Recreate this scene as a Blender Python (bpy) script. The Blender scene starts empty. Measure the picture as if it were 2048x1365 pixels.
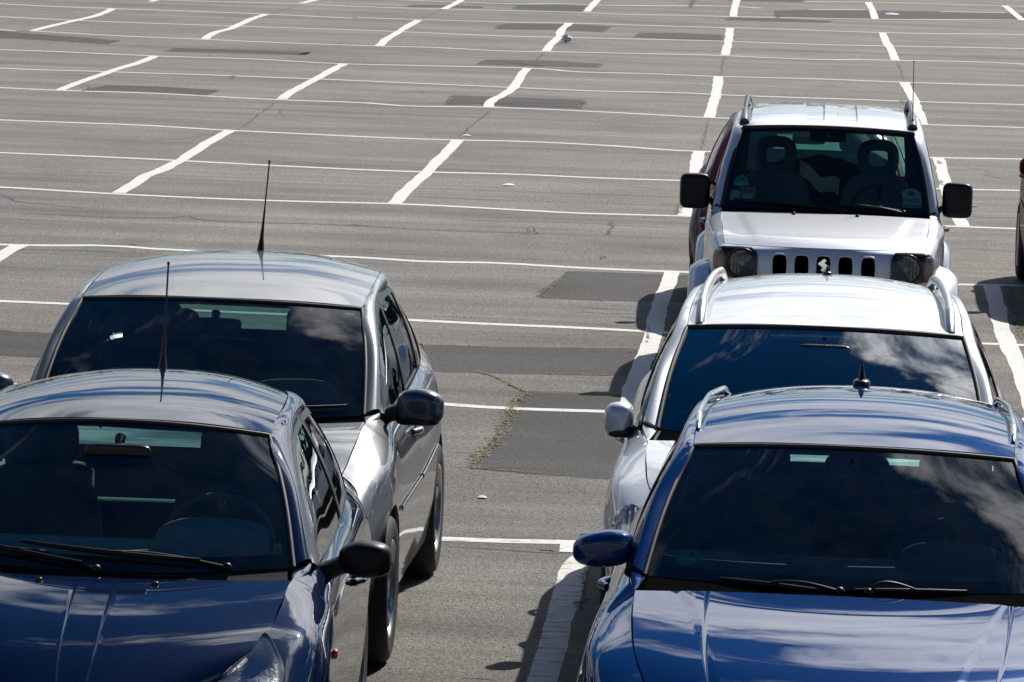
import bpy, bmesh, math, random
import numpy as np
from mathutils import Vector, Matrix
from mathutils.bvhtree import BVHTree
random.seed(7); RNG = np.random.default_rng(7)
SC = bpy.context.scene; COL = SC.collection
A = np.array

# ---------------------------------------------------------------- objects
def tag(o, label=None, cat=None, group=None, kind=None):
    if label: o['label'] = label
    if cat: o['category'] = cat
    if group: o['group'] = group
    if kind: o['kind'] = kind
    return o
def empty(name, loc, rz=0):
    o = bpy.data.objects.new(name, None); COL.objects.link(o)
    o.location = loc; o.rotation_euler = (0, 0, rz); o.empty_display_size = .3
    return o
class MB:
    """collects vertices and faces, then links them as ONE mesh object"""
    def __init__(s): s.v = []; s.f = []; s.m = []; s.sm = []
    def add(s, v, f, mat=0, smooth=True):
        n = len(s.v); s.v.extend([tuple(map(float, p)) for p in v])
        for q in f: s.f.append(tuple(n+i for i in q)); s.m.append(mat); s.sm.append(smooth)
        return s
    def build(s, name, mats, parent=None):
        me = bpy.data.meshes.new(name); me.from_pydata(s.v, [], s.f)
        for m in (mats if isinstance(mats, (list, tuple)) else [mats]): me.materials.append(m)
        me.polygons.foreach_set('material_index', s.m); me.polygons.foreach_set('use_smooth', s.sm)
        me.update()
        o = bpy.data.objects.new(name, me); COL.objects.link(o)
        if parent is not None: o.parent = parent
        return o

# ---------------------------------------------------------------- curves
def herm(tk, pk, t, lim=False):
    """smooth curve through pk at knots tk (non-uniform three-point tangents)"""
    tk = A(tk, float); pk = A(pk, float); t = np.asarray(t, float)
    if pk.ndim == 1: return herm(tk, pk[:, None], t, lim)[..., 0]
    n = len(tk); h = np.diff(tk)[:, None]; d = np.diff(pk, axis=0)/h
    if n == 2: m = np.repeat(d, 2, 0)
    else:
        m = np.empty_like(pk)
        m[1:-1] = (d[:-1]*h[1:]+d[1:]*h[:-1])/(h[:-1]+h[1:])
        m[0] = 1.5*d[0]-.5*m[1]; m[-1] = 1.5*d[-1]-.5*m[-2]
        if lim:
            mn = np.minimum(np.abs(d[:-1]), np.abs(d[1:]))*2.2; m[1:-1] = np.where(d[:-1]*d[1:] <= 0, np.clip(m[1:-1], -mn*.5, mn*.5), np.clip(m[1:-1], -mn, mn))
    i = np.clip(np.searchsorted(tk, t, side='right')-1, 0, n-2)
    H = h[i]; u = ((t-tk[i])[..., None])/H
    uu = np.clip(u, 0, 1); e = u-uu
    a = 2*uu**3-3*uu**2+1; b = uu**3-2*uu**2+uu; c = -2*uu**3+3*uu**2; g = uu**3-uu**2
    out = a*pk[i]+b*H*m[i]+c*pk[i+1]+g*H*m[i+1]
    return out + np.where(e < 0, e*H*m[0], e*H*m[-1])
def knots(pts):
    L = np.r_[0, np.cumsum(np.linalg.norm(np.diff(A(pts, float), axis=0), axis=1))]
    return L/L[-1]
class Curve:
    def __init__(s, pts, k=None, lim=False): s.p = A(pts, float); s.k = knots(pts) if k is None else k; s.lim = lim
    def __call__(s, t): return herm(s.k, s.p, t, s.lim)
class FnY:
    """(X, Z) as a function of Y, from points (X, Y, Z)"""
    def __init__(s, pts): s.p = A(pts, float)
    def __call__(s, y):
        y = np.asarray(y, float); r = herm(s.p[:, 1], s.p[:, [0, 2]], y, True)
        return np.stack([r[..., 0], y, r[..., 1]], -1)
def tight(a, b, n, e=.004, extra=()):
    """n samples over [a,b] with a narrow first and last row"""
    s = np.linspace(a, b, n); d = (b-a)*e
    return np.unique(np.r_[s, a+d, b-d, [x for x in extra if a < x < b]])
def normals(P):
    du = np.gradient(P, axis=0); dv = np.gradient(P, axis=1)
    n = np.cross(du, dv); l = np.linalg.norm(n, axis=-1, keepdims=True)
    return n/np.maximum(l, 1e-9)
def grid_faces(nu, nv, off=0, flip=False):
    f = []
    for i in range(nu-1):
        for j in range(nv-1):
            a = off+i*nv+j; q = (a, a+nv, a+nv+1, a+1)
            f.append(q[::-1] if flip else q)
    return f
def slab(mb, P, thick=.016, ref=None, m0=0, m1=1):
    """closed sheet-metal panel: outer skin m0, painted edge m0, inner skin m1"""
    nu, nv = P.shape[:2]; N = normals(P)
    ref = A([0, float(np.clip(P[..., 1].mean(), .9, 3.2)), .55]) if ref is None else A(ref)
    flip = (N*(P-ref)).sum(-1).mean() < 0
    if flip: N = -N
    mb.add(P.reshape(-1, 3), grid_faces(nu, nv, 0, flip), m0)
    I = P-N*thick
    mb.add(I.reshape(-1, 3), grid_faces(nu, nv, 0, not flip), m1)
    ring = [(i, 0) for i in range(nu)]+[(nu-1, j) for j in range(1, nv)]+[(i, nv-1) for i in range(nu-2, -1, -1)]+[(0, j) for j in range(nv-2, 0, -1)]
    k = len(ring); o = [P[r] for r in ring]; q = [P[r]-N[r]*thick for r in ring]
    fs = [(a, (a+1) % k, k+(a+1) % k, k+a) for a in range(k)]
    if not flip: fs = [x[::-1] for x in fs]
    mb.add(o+q, fs, m0)
    return mb
def sheet(mb, P, ref=None, mat=0):
    nu, nv = P.shape[:2]; N = normals(P)
    ref = A([0, float(np.clip(P[..., 1].mean(), .9, 3.2)), .55]) if ref is None else A(ref)
    flip = (N*(P-ref)).sum(-1).mean() < 0
    return mb.add(P.reshape(-1, 3), grid_faces(nu, nv, 0, flip), mat)
# ---------------------------------------------------------------- primitives
def tube(mb, pts, r, seg=10, mat=0, caps=True, flat=1.0, up=(0, 0, 1), n=None):
    pts = A(pts, float)
    if n: pts = Curve(pts)(np.linspace(0, 1, n))
    k = len(pts); r = np.full(k, r) if np.isscalar(r) else np.interp(np.linspace(0, 1, k), np.linspace(0, 1, len(r)), r)
    T = np.gradient(pts, axis=0); T /= np.linalg.norm(T, axis=1, keepdims=True)
    up = A(up, float); V = []
    for i in range(k):
        s = np.cross(T[i], up)
        if np.linalg.norm(s) < 1e-3: s = np.cross(T[i], [0, 1, 0.1])
        s /= np.linalg.norm(s); w = np.cross(s, T[i])
        for j in range(seg):
            a = 2*math.pi*j/seg; V.append(pts[i]+r[i]*(math.cos(a)*s+math.sin(a)*flat*w))
    F = [(i*seg+j, i*seg+(j+1) % seg, (i+1)*seg+(j+1) % seg, (i+1)*seg+j) for i in range(k-1) for j in range(seg)]
    mb.add(V, F, mat)
    if caps:
        mb.add(V[:seg], [tuple(range(seg))[::-1]], mat); mb.add(V[-seg:], [tuple(range(seg))], mat)
    return mb
def supere(mb, c, size, e1=.5, e2=.5, rot=(0, 0, 0), nu=28, nv=16, mat=0, warp=None):
    """super-ellipsoid: rounded box of half sizes `size`"""
    u = np.linspace(-math.pi, math.pi, nu, endpoint=False); v = np.linspace(-math.pi/2, math.pi/2, nv+1)
    sp = lambda x, e: np.sign(x)*np.abs(x)**e
    U, V = np.meshgrid(u, v, indexing='ij')
    X = sp(np.cos(V), e1)*sp(np.cos(U), e2); Y = sp(np.cos(V), e1)*sp(np.sin(U), e2); Z = sp(np.sin(V), e1)
    P = np.stack([X, Y, Z], -1)
    if warp: P = warp(P)
    P = P*A(size)
    M = np.array(Matrix.Rotation(rot[2], 3, 'Z') @ Matrix.Rotation(rot[1], 3, 'Y') @ Matrix.Rotation(rot[0], 3, 'X'))
    P = P@M.T+A(c)
    k = nv+1; F = []
    for i in range(nu):
        for j in range(nv):
            a, b = i*k+j, ((i+1) % nu)*k+j
            F.append((a, b, b+1, a+1))
    return mb.add(P.reshape(-1, 3), F, mat)
def box(mb, lo, hi, mat=0, bev=0):
    lo, hi = A(lo, float), A(hi, float)
    if bev:
        bm = bmesh.new(); bmesh.ops.create_cube(bm, size=1)
        for v in bm.verts: v.co = Vector(lo+(A(v.co)+.5)*(hi-lo))
        bmesh.ops.bevel(bm, geom=bm.edges[:], offset=bev, segments=2, affect='EDGES', profile=.5)
        bm.verts.index_update()
        mb.add([v.co for v in bm.verts], [[v.index for v in f.verts] for f in bm.faces], mat, False); bm.free(); return mb
    V = [(x, y, z) for x in (lo[0], hi[0]) for y in (lo[1], hi[1]) for z in (lo[2], hi[2])]
    return mb.add(V, [(0, 1, 3, 2), (4, 6, 7, 5), (0, 4, 5, 1), (2, 3, 7, 6), (0, 2, 6, 4), (1, 5, 7, 3)], mat, False)
def lathe_x(mb, c, prof, seg=48, mat=0, sx=1, a0=0, a1=2*math.pi):
    """revolve (r, x) about the X axis through c; x runs inward for sx=1"""
    full = abs(a1-a0-2*math.pi) < 1e-6; n = seg if full else seg+1
    V = []; k = len(prof)
    for i in range(n):
        a = a0+(a1-a0)*i/seg
        for r, x in prof: V.append((c[0]-sx*x, c[1]+r*math.cos(a), c[2]+r*math.sin(a)))
    F = []
    for i in range(n if full else n-1):
        for j in range(k-1):
            q = (i*k+j, ((i+1) % n)*k+j, ((i+1) % n)*k+j+1, i*k+j+1)
            F.append(q if sx < 0 else q[::-1])
    return mb.add(V, F, mat)
def text_mesh(body, size):
    cu = bpy.data.curves.new('lettering', 'FONT'); cu.body = body; cu.size = size; cu.align_x = 'CENTER'; cu.align_y = 'CENTER'; cu.resolution_u = 3
    o = bpy.data.objects.new('lettering', cu); COL.objects.link(o)
    dg = bpy.context.evaluated_depsgraph_get(); me = bpy.data.meshes.new_from_object(o.evaluated_get(dg))
    v = [tuple(x.co) for x in me.vertices]; f = [tuple(p.vertices) for p in me.polygons]
    bpy.data.objects.remove(o); bpy.data.curves.remove(cu); bpy.data.meshes.remove(me)
    return v, f

# ---------------------------------------------------------------- materials
class Nt:
    def __init__(s, name):
        s.m = bpy.data.materials.new(name); s.m.use_nodes = True; s.t = s.m.node_tree; s.t.nodes.clear()
        s.out = s.n('ShaderNodeOutputMaterial')
    def n(s, typ, **kw):
        o = s.t.nodes.new(typ)
        for k, v in kw.items():
            if k.startswith('_'): o.inputs[int(k[1:]) if k[1:].isdigit() else k[1:]].default_value = v
            else: setattr(o, k, v)
        return o
    def l(s, a, b): s.t.links.new(a, b)
    def math(s, op, a, b=None, clamp=False):
        o = s.n('ShaderNodeMath', operation=op, use_clamp=clamp)
        for i, x in enumerate((a, b)):
            if x is None: continue
            if isinstance(x, (int, float)): o.inputs[i].default_value = x
            else: s.l(x, o.inputs[i])
        return o.outputs[0]
    def ramp(s, fac, stops):
        o = s.n('ShaderNodeValToRGB'); e = o.color_ramp.elements
        while len(e) < len(stops): e.new(.5)
        for k, (p, c) in zip(e, stops): k.position = p; k.color = (*c, 1) if len(c) == 3 else c
        s.l(fac, o.inputs[0]); return o.outputs[0]
    def mix(s, fac, a, b, typ='MIX'):
        o = s.n('ShaderNodeMix', data_type='RGBA', blend_type=typ)
        for i, x in ((0, fac), (6, a), (7, b)):
            if isinstance(x, (int, float)): o.inputs[i].default_value = x
            elif isinstance(x, tuple): o.inputs[i].default_value = (*x, 1)
            else: s.l(x, o.inputs[i])
        return o.outputs[2]
    def noise(s, vec, scale, detail=4, rough=.55, **k):
        o = s.n('ShaderNodeTexNoise', _Scale=scale, _Detail=detail, _Roughness=rough, **k); s.l(vec, o.inputs['Vector']); return o.outputs[0]
    def obj(s): return s.n('ShaderNodeTexCoord').outputs['Object']
    def scaled(s, vec, sc):
        o = s.n('ShaderNodeMapping'); s.l(vec, o.inputs[0]); o.inputs['Scale'].default_value = sc; return o.outputs[0]
def principled(name, col, rough=.5, metal=0, coat=0, spec=.5, dirt=0, dirtcol=(.2, .19, .17), bump=0, bscale=60, coatrough=.02):
    w = Nt(name); p = w.n('ShaderNodeBsdfPrincipled', _Roughness=rough, _Metallic=metal)
    p.inputs['Specular IOR Level'].default_value = spec; p.inputs['Coat Weight'].default_value = coat; p.inputs['Coat Roughness'].default_value = coatrough; p.inputs['Coat IOR'].default_value = 1.68
    v = w.obj(); nz = w.noise(v, 9, 5)
    base = w.mix(w.math('MULTIPLY', nz, .16), col, tuple(min(1, c*1.5+.01) for c in col))
    if dirt:
        d = w.ramp(w.noise(v, 3.1, 8, .68), [(.42, (0, 0, 0)), (.78, (1, 1, 1))])
        sp = w.ramp(w.noise(v, 55, 3, .6), [(.55, (0, 0, 0)), (.72, (1, 1, 1))])
        f = w.math('MULTIPLY', w.math('ADD', w.math('MULTIPLY', d, .55), w.math('MULTIPLY', sp, .5)), dirt)
        base = w.mix(f, base, dirtcol)
        w.l(w.math('ADD', w.math('MULTIPLY', f, .6), coatrough), p.inputs['Coat Roughness'])
    w.l(base, p.inputs['Base Color'])
    if bump:
        b = w.n('ShaderNodeBump', _Strength=bump, _Distance=.004); w.l(w.noise(v, bscale, 3), b.inputs['Height']); w.l(b.outputs[0], p.inputs['Normal'])
    w.l(p.outputs[0], w.out.inputs[0]); return w.m
def glass(name, tint, dust=.03, refl=1.0):
    w = Nt(name); v = w.obj()
    fr = w.n('ShaderNodeFresnel', _IOR=1.52)
    tr = w.n('ShaderNodeBsdfTransparent'); tr.inputs[0].default_value = (*tint, 1)
    gl = w.n('ShaderNodeBsdfGlossy', _Roughness=.0); gl.inputs[0].default_value = (1, 1, 1, 1)
    mx = w.n('ShaderNodeMixShader'); w.l(w.math('MULTIPLY', fr.outputs[0], refl, True), mx.inputs[0]); w.l(tr.outputs[0], mx.inputs[1]); w.l(gl.outputs[0], mx.inputs[2])
    df = w.n('ShaderNodeBsdfDiffuse'); df.inputs[0].default_value = (.32, .32, .30, 1)
    d = w.ramp(w.noise(v, 7, 7, .7), [(.35, (0, 0, 0)), (.8, (1, 1, 1))])
    sp = w.ramp(w.noise(v, 130, 2, .5), [(.66, (0, 0, 0)), (.74, (1, 1, 1))])
    f = w.math('MULTIPLY', w.math('ADD', w.math('MULTIPLY', d, .6), sp), dust)
    m2 = w.n('ShaderNodeMixShader'); w.l(f, m2.inputs[0]); w.l(mx.outputs[0], m2.inputs[1]); w.l(df.outputs[0], m2.inputs[2])
    w.l(m2.outputs[0], w.out.inputs[0]); return w.m
M = {}
M['trim'] = principled('trim_plastic', (.012, .012, .013), .55, bump=.15, bscale=400)
M['rubber'] = principled('rubber', (.010, .010, .011), .6, dirt=.12)
M['satin'] = principled('satin_black', (.006, .006, .007), .28, dirt=.05)
M['frit'] = principled('ceramic_black', (.004, .004, .005), .35)
M['liner'] = principled('interior_trim', (.075, .080, .082), .8)
M['cloth'] = principled('seat_cloth', (.12, .125, .13), .9, bump=.4, bscale=300)
M['dash'] = principled('dashboard', (.21, .24, .24), .62, bump=.2, bscale=500)
M['dashlight'] = principled('light_dashboard', (.52, .60, .59), .65, bump=.2, bscale=500)
M['tyre'] = principled('tyre', (.014, .014, .014), .75, dirt=.25, dirtcol=(.07, .066, .06))
M['alloy'] = principled('alloy', (.52, .52, .53), .32, .85, .3, dirt=.5, dirtcol=(.10, .09, .08))
M['steel'] = principled('steel_wheel', (.30, .30, .31), .42, .6, .2, dirt=.4, dirtcol=(.08, .07, .06))
M['chrome'] = principled('chrome', (.75, .76, .78), .08, 1.0)
M['amber'] = principled('amber_lens', (.45, .10, .02), .15, 0, 1)
M['orange'] = principled('orange_lens', (.75, .09, .015), .15, 0, 1)
M['lampglass'] = glass('lamp_glass', (.95, .96, .97), .01, .9)
M['screen'] = glass('windscreen_glass', (.66, .83, .81), .05, 1.05)
M['bluescreen'] = glass('blue_windscreen_glass', (.45, .58, .64), .012, 3.2)
M['sideglass'] = glass('side_glass', (.56, .68, .66), .008, 1.15)
M['rearglass'] = glass('rear_glass', (.56, .90, .83), .03)
M['white'] = principled('white_print', (.85, .87, .86), .6)
M['green'] = principled('green_print', (.02, .72, .30), .5)
M['ink'] = principled('dark_print', (.03, .05, .06), .6)
M['mint'] = principled('pale_green_card', (.66, .85, .80), .7)
M['yellow'] = principled('faded_yellow_card', (.52, .50, .26), .7)
M['gold'] = principled('gold_print', (.5, .36, .05), .6)
M['mirrorglass'] = principled('mirror_glass', (.8, .8, .8), .02, 1.0)
M['privacy'] = glass('privacy_glass', (.09, .11, .11), .006, 1.15)
M['scuttle'] = principled('scuttle_plastic', (.004, .004, .0045), 1.0, spec=0)
M['void'] = principled('grille_mesh', (.002, .002, .002), 1.0, spec=0)
M['black'] = principled('mirror_black', (.0035, .0035, .004), .42, spec=.3)
M['scuttlegrey'] = principled('scuttle_grey_plastic', (.030, .029, .028), .9, spec=.05, dirt=.2)
M['lampback'] = principled('lamp_reflector', (.92, .92, .92), .30, .15, bump=.8, bscale=70)
M['darkflutes'] = None
M['reardark'] = glass('dark_rear_glass', (.30, .46, .43), .03)
SUN_EL, SUN_AZ, SUN, SKY, EXPOSURE = 44.0, 25.0, 5.0, .05, .04
AIR = (.8, .05, 3.0, 1.38, 1.10)
CLOUD, CLOUD_LUM, CLOUD_LOC, CLOUD_ROT = (.50, .585, .19), 23.0, (-28.1, -6.5, 5.0), 1.63
BANK = .085
THIN=[
 [[-10.588,88.904],[-8.92,89.128],[-8.197,89.358],[-7.324,89.059],[-5.983,89.197],[-4.619,89.571],[-3.565,89.875],[-2.796,89.707],[-1.452,90.264],[-0.943,90.29],[-0.298,90.647],[0.59,91.004],[1.537,91.41],[4.099,93.218],[4.806,93.404]],
 [[-6.822,92.504],[-5.857,92.481],[-4.777,92.566],[-3.707,93.336],[-3.528,93.271],[-2.4,93.856],[-0.819,94.856],[-0.459,94.49]],
 [[0.349,98.358],[1.563,99.258],[4.46,99.985],[5.141,100.123]],
 [[0.43,94.613],[1.42,95.516]],
 [[2.773,95.821],[3.964,96.436]],
 [[-13.386,85.568],[-12.671,85.161],[-11.651,84.836],[-10.76,84.819],[-8.484,84.824],[-7.76,84.662],[-6.897,84.428]],
 [[-6.838,84.679],[-5.765,84.827],[-4.379,85.048],[-3.386,85.514],[-2.098,85.643],[-0.97,85.828],[-0.244,86.056],[0.646,86.038],[1.617,86.088],[3.911,87.222],[4.504,87.33]],
 [[-12.624,80.727],[-11.978,80.534],[-11.016,80.245],[-9.855,80.137],[-8.02,80.243],[-6.214,80.325],[-4.119,80.121],[-3.548,80.239],[-2.498,80.572],[-0.908,80.991],[-0.252,81.002],[0.617,81.013],[1.767,81.412],[3.689,82.071],[4.247,82.169]],
 [[-11.943,76.403],[-11.356,76.382],[-11.117,76.242]],
 [[-10.911,76.328],[-10.683,76.264],[-9.458,75.773],[-8.365,75.68],[-7.544,75.534],[-6.192,75.494],[-5.764,75.516],[-5.132,75.697],[-3.871,75.436],[-3.34,75.69],[-1.993,76.107],[-0.848,76.366],[-0.229,76.228],[0.589,76.24],[1.241,76.725],[1.603,76.769],[2.406,77.14],[3.133,77.229],[3.472,77.032],[3.989,76.968]],
 [[-11.058,70.781],[-10.515,70.765],[-9.71,70.807],[-8.81,70.635],[-8.331,70.573],[-7.053,70.69],[-5.892,70.31],[-4.777,70.582],[-3.629,70.874],[-3.254,70.876],[-2.766,70.427],[-1.773,70.607],[-0.972,70.519],[-0.202,70.67],[0.557,70.812],[1.555,70.734],[3.212,70.983],[3.695,71.059]],
 [[-10.366,66.383],[-9.839,66.256],[-9.2,66.212],[-8.585,66.339],[-8.331,66.333],[-7.329,66.423],[-6.622,66.428],[-5.81,66.385],[-5.047,66.31],[-3.464,66.087],[-2.271,65.96],[-1.155,66.243],[-0.654,66.118],[-0.18,66.089],[0.842,66.194],[1.713,66.201],[3.014,66.373],[3.465,66.441]],
 [[-9.691,62.092],[-9.214,62.083],[-8.547,61.982],[-8.195,62.0],[-7.556,62.1],[-6.828,61.936],[-6.148,61.744],[-5.743,61.692],[-4.804,61.674],[-4.432,61.397],[-3.46,61.71],[-2.406,61.664],[-1.702,61.504],[-0.827,61.256],[0.213,61.309],[1.658,61.415],[2.805,61.532],[3.219,61.495]],
 [[-8.787,56.35],[-8.336,56.22],[-7.69,56.212],[-6.939,56.222],[-5.776,55.87],[-5.549,55.833],[-3.389,55.659],[-2.832,55.814],[-1.897,55.69],[-0.89,55.288],[-0.681,55.325],[0.468,55.49],[1.621,55.655],[2.564,55.938],[2.949,56.071]],
 [[-8.003,51.367],[-7.598,51.295],[-6.757,51.246],[-5.911,51.129],[-5.055,50.949],[-3.372,50.798],[-2.575,50.944],[-1.577,50.851],[-0.905,50.93],[0.201,50.964],[1.645,51.104],[2.364,51.272],[2.713,51.316]],
 [[-7.318,47.015],[-6.948,46.956],[-5.833,46.667],[-4.61,46.562],[-4.004,46.627],[-3.435,46.732],[-2.343,46.567],[-1.87,46.452],[-0.816,46.562],[0.196,46.538],[1.468,46.528],[2.159,46.522],[2.473,46.504]],
 [[-6.394,41.145],[-6.078,41.146],[-5.508,41.309],[-5.247,41.427],[-4.975,41.313],[-4.118,41.23],[-3.092,41.178],[-2.81,41.074],[-2.152,41.181],[-1.559,41.034],[-0.819,40.999],[-0.586,41.01],[0.382,40.899],[1.422,40.822],[1.919,40.945],[2.196,40.933]],
 [[-5.695,36.709],[-5.408,36.676],[-4.984,36.662],[-3.988,36.547],[-2.515,36.447],[-1.886,36.374],[-1.54,36.368],[-0.917,36.296],[-0.744,36.259],[-0.64,36.23],[0.184,36.272],[1.454,36.347],[1.721,36.347],[1.967,36.339]],
 [[-4.898,31.64],[-3.43,31.556],[-1.961,31.477],[-1.611,31.386],[-1.283,31.394],[-0.97,31.423],[0.178,31.45],[1.727,31.511]],
 [[-3.967,25.73],[-2.777,25.719],[-1.577,25.73],[-1.3,25.74],[-0.909,25.801],[0.172,25.867],[1.449,25.919]],
]
THICK=[
 [[-5.826,55.841],[-5.835,53.521],[-5.812,51.111],[-5.837,49.689],[-5.88,48.991],[-5.866,48.083],[-5.856,46.777]],
 [[-3.399,55.737],[-3.384,54.28],[-3.39,51.998],[-3.386,50.93],[-3.396,49.564],[-3.405,48.585],[-3.388,46.755]],
 [[-0.843,55.314],[-0.846,53.757],[-0.825,52.083],[-0.828,49.452],[-0.824,47.843],[-0.816,46.562]],
 [[1.653,55.672],[1.639,53.467],[1.611,51.087],[1.615,48.499],[1.628,46.603]],
 [[-0.852,70.474],[-0.843,68.467],[-0.834,66.92],[-0.829,65.775],[-0.837,63.064],[-0.832,61.252]],
 [[-3.422,70.889],[-3.415,69.186],[-3.372,67.221],[-3.361,65.345],[-3.403,64.082],[-3.455,62.965],[-3.42,61.735]],
 [[-5.836,70.351],[-5.853,68.482],[-5.865,66.226],[-5.879,64.223],[-5.884,63.433],[-5.856,61.829]],
 [[-8.393,70.526],[-8.391,68.61],[-8.449,67.26],[-8.464,65.99],[-8.498,63.814],[-8.493,62.018]],
 [[-10.796,84.786],[-10.705,81.659],[-10.788,79.7],[-10.854,77.843],[-10.883,76.437]],
 [[-8.31,84.777],[-8.351,83.347],[-8.329,80.71],[-8.318,79.098],[-8.366,78.359],[-8.299,75.733]],
 [[-5.85,84.556],[-5.853,81.528],[-5.837,79.063],[-5.837,77.88],[-5.77,75.511]],
 [[-3.471,85.44],[-3.485,82.964],[-3.416,80.346],[-3.43,77.826],[-3.395,75.801]],
 [[-0.888,85.706],[-0.86,82.068],[-0.853,79.034],[-0.85,76.517]],
 [[1.576,86.054],[1.575,83.148],[1.606,80.129],[1.608,76.699]],
 [[1.609,70.771],[1.63,68.687],[1.647,66.269],[1.64,63.588],[1.635,61.401]],
 [[-10.561,89.388],[-10.581,88.007]],
 [[-8.082,91.3],[-8.185,89.595]],
 [[-5.715,93.564],[-5.714,92.15],[-5.754,89.188]],
 [[-3.392,95.785],[-3.392,92.934],[-3.384,90.255]],
 [[-0.907,98.161],[-0.904,94.544],[-0.892,90.335]],
 [[1.525,99.222],[1.549,95.173],[1.537,91.41]],
 [[4.101,99.898],[4.116,97.504],[4.144,93.258]],
 [[-0.8,41.007],[-0.811,39.676],[-0.83,37.889],[-0.824,36.437],[-0.823,35.122],[-0.842,34.165],[-0.846,32.974],[-0.851,31.437]],
 [[1.661,40.837],[1.655,39.675],[1.625,38.117],[1.608,36.338],[1.622,35.039],[1.626,34.121],[1.587,31.362]],
 [[-5.928,41.119],[-5.922,40.108],[-5.912,38.557],[-5.858,35.163]],
 [[-0.88,25.322],[-0.899,24.947],[-0.903,24.553],[-0.901,23.685],[-0.899,23.03],[-0.897,22.263],[-0.9,21.643],[-0.901,20.74],[-0.901,19.542]],
 [[-0.941,25.809],[-0.929,25.445]],
]
PATCH=[
 [[-1.738,38.524],[-1.695,39.103],[-1.67,39.607],[-1.596,40.708],[-1.122,40.737],[-0.505,40.782],[-0.398,38.601],[-0.907,38.511],[-1.342,38.412],[-1.707,38.419]],
 [[-5.326,34.79],[-4.91,34.683],[-3.787,34.75],[-2.333,34.845],[-1.804,34.882],[-0.817,35.156],[-0.417,35.177],[-0.389,33.398],[-0.961,33.428],[-1.717,33.302],[-2.096,33.283],[-3.624,33.294],[-4.886,33.191],[-5.085,33.24]],
 [[-1.51,32.342],[-1.001,32.299],[-0.648,32.312],[-0.551,28.269],[-0.901,28.287],[-1.283,28.38],[-1.615,28.491],[-1.587,29.032],[-1.555,29.594],[-1.558,30.312],[-1.558,31.066],[-1.542,31.783]],
 [[-3.942,61.917],[-3.975,63.162],[-3.982,63.921],[-3.047,63.987],[-2.398,63.974],[-2.365,62.097],[-3.188,62.088],[-3.557,62.371]],
 [[-4.133,71.325],[-4.129,72.302],[-4.067,72.774],[-3.222,73.116],[-2.479,72.814],[-2.506,71.687],[-3.148,71.495]],
 [[-4.536,82.268],[-4.503,83.787],[-4.375,84.663],[-3.448,85.072],[-2.745,84.71],[-2.837,82.59],[-3.545,82.73]],
 [[-2.305,81.247],[-2.261,82.885],[-1.642,83.214],[-0.973,83.04],[-0.948,81.13],[-1.673,81.065]],
 [[-8.219,62.093],[-8.179,62.782],[-8.109,63.393],[-7.428,63.516],[-6.756,63.183],[-6.762,62.302],[-6.789,61.855],[-7.434,62.072]],
 [[-11.791,76.359],[-11.311,76.08],[-10.792,75.506],[-10.088,75.097],[-9.337,74.42],[-9.401,73.277],[-10.249,73.69],[-11.425,74.01]],
 [[-8.422,71.794],[-8.395,72.851],[-7.518,73.081],[-6.533,73.094],[-6.599,72.166],[-7.545,72.028]],
 [[-6.439,89.657],[-6.38,90.608],[-5.759,90.96],[-5.167,90.834],[-5.194,90.14]],
 [[-4.636,90.211],[-4.659,91.985],[-4.119,92.719],[-3.494,92.84],[-3.45,90.195],[-4.083,90.058]],
 [[-0.136,90.578],[-0.233,93.554],[0.61,95.008],[1.344,95.216],[2.865,95.905],[4.98,96.887],[4.806,93.404],[2.851,92.345],[1.54,91.625]],
 [[-1.008,88.772],[-0.957,90.066],[-0.093,90.404],[0.798,90.136],[0.707,89.235],[-0.173,88.883]],
 [[-1.075,97.503],[-1.044,98.786],[0.351,99.364],[0.302,98.066],[-0.296,97.748]],
]
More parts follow.
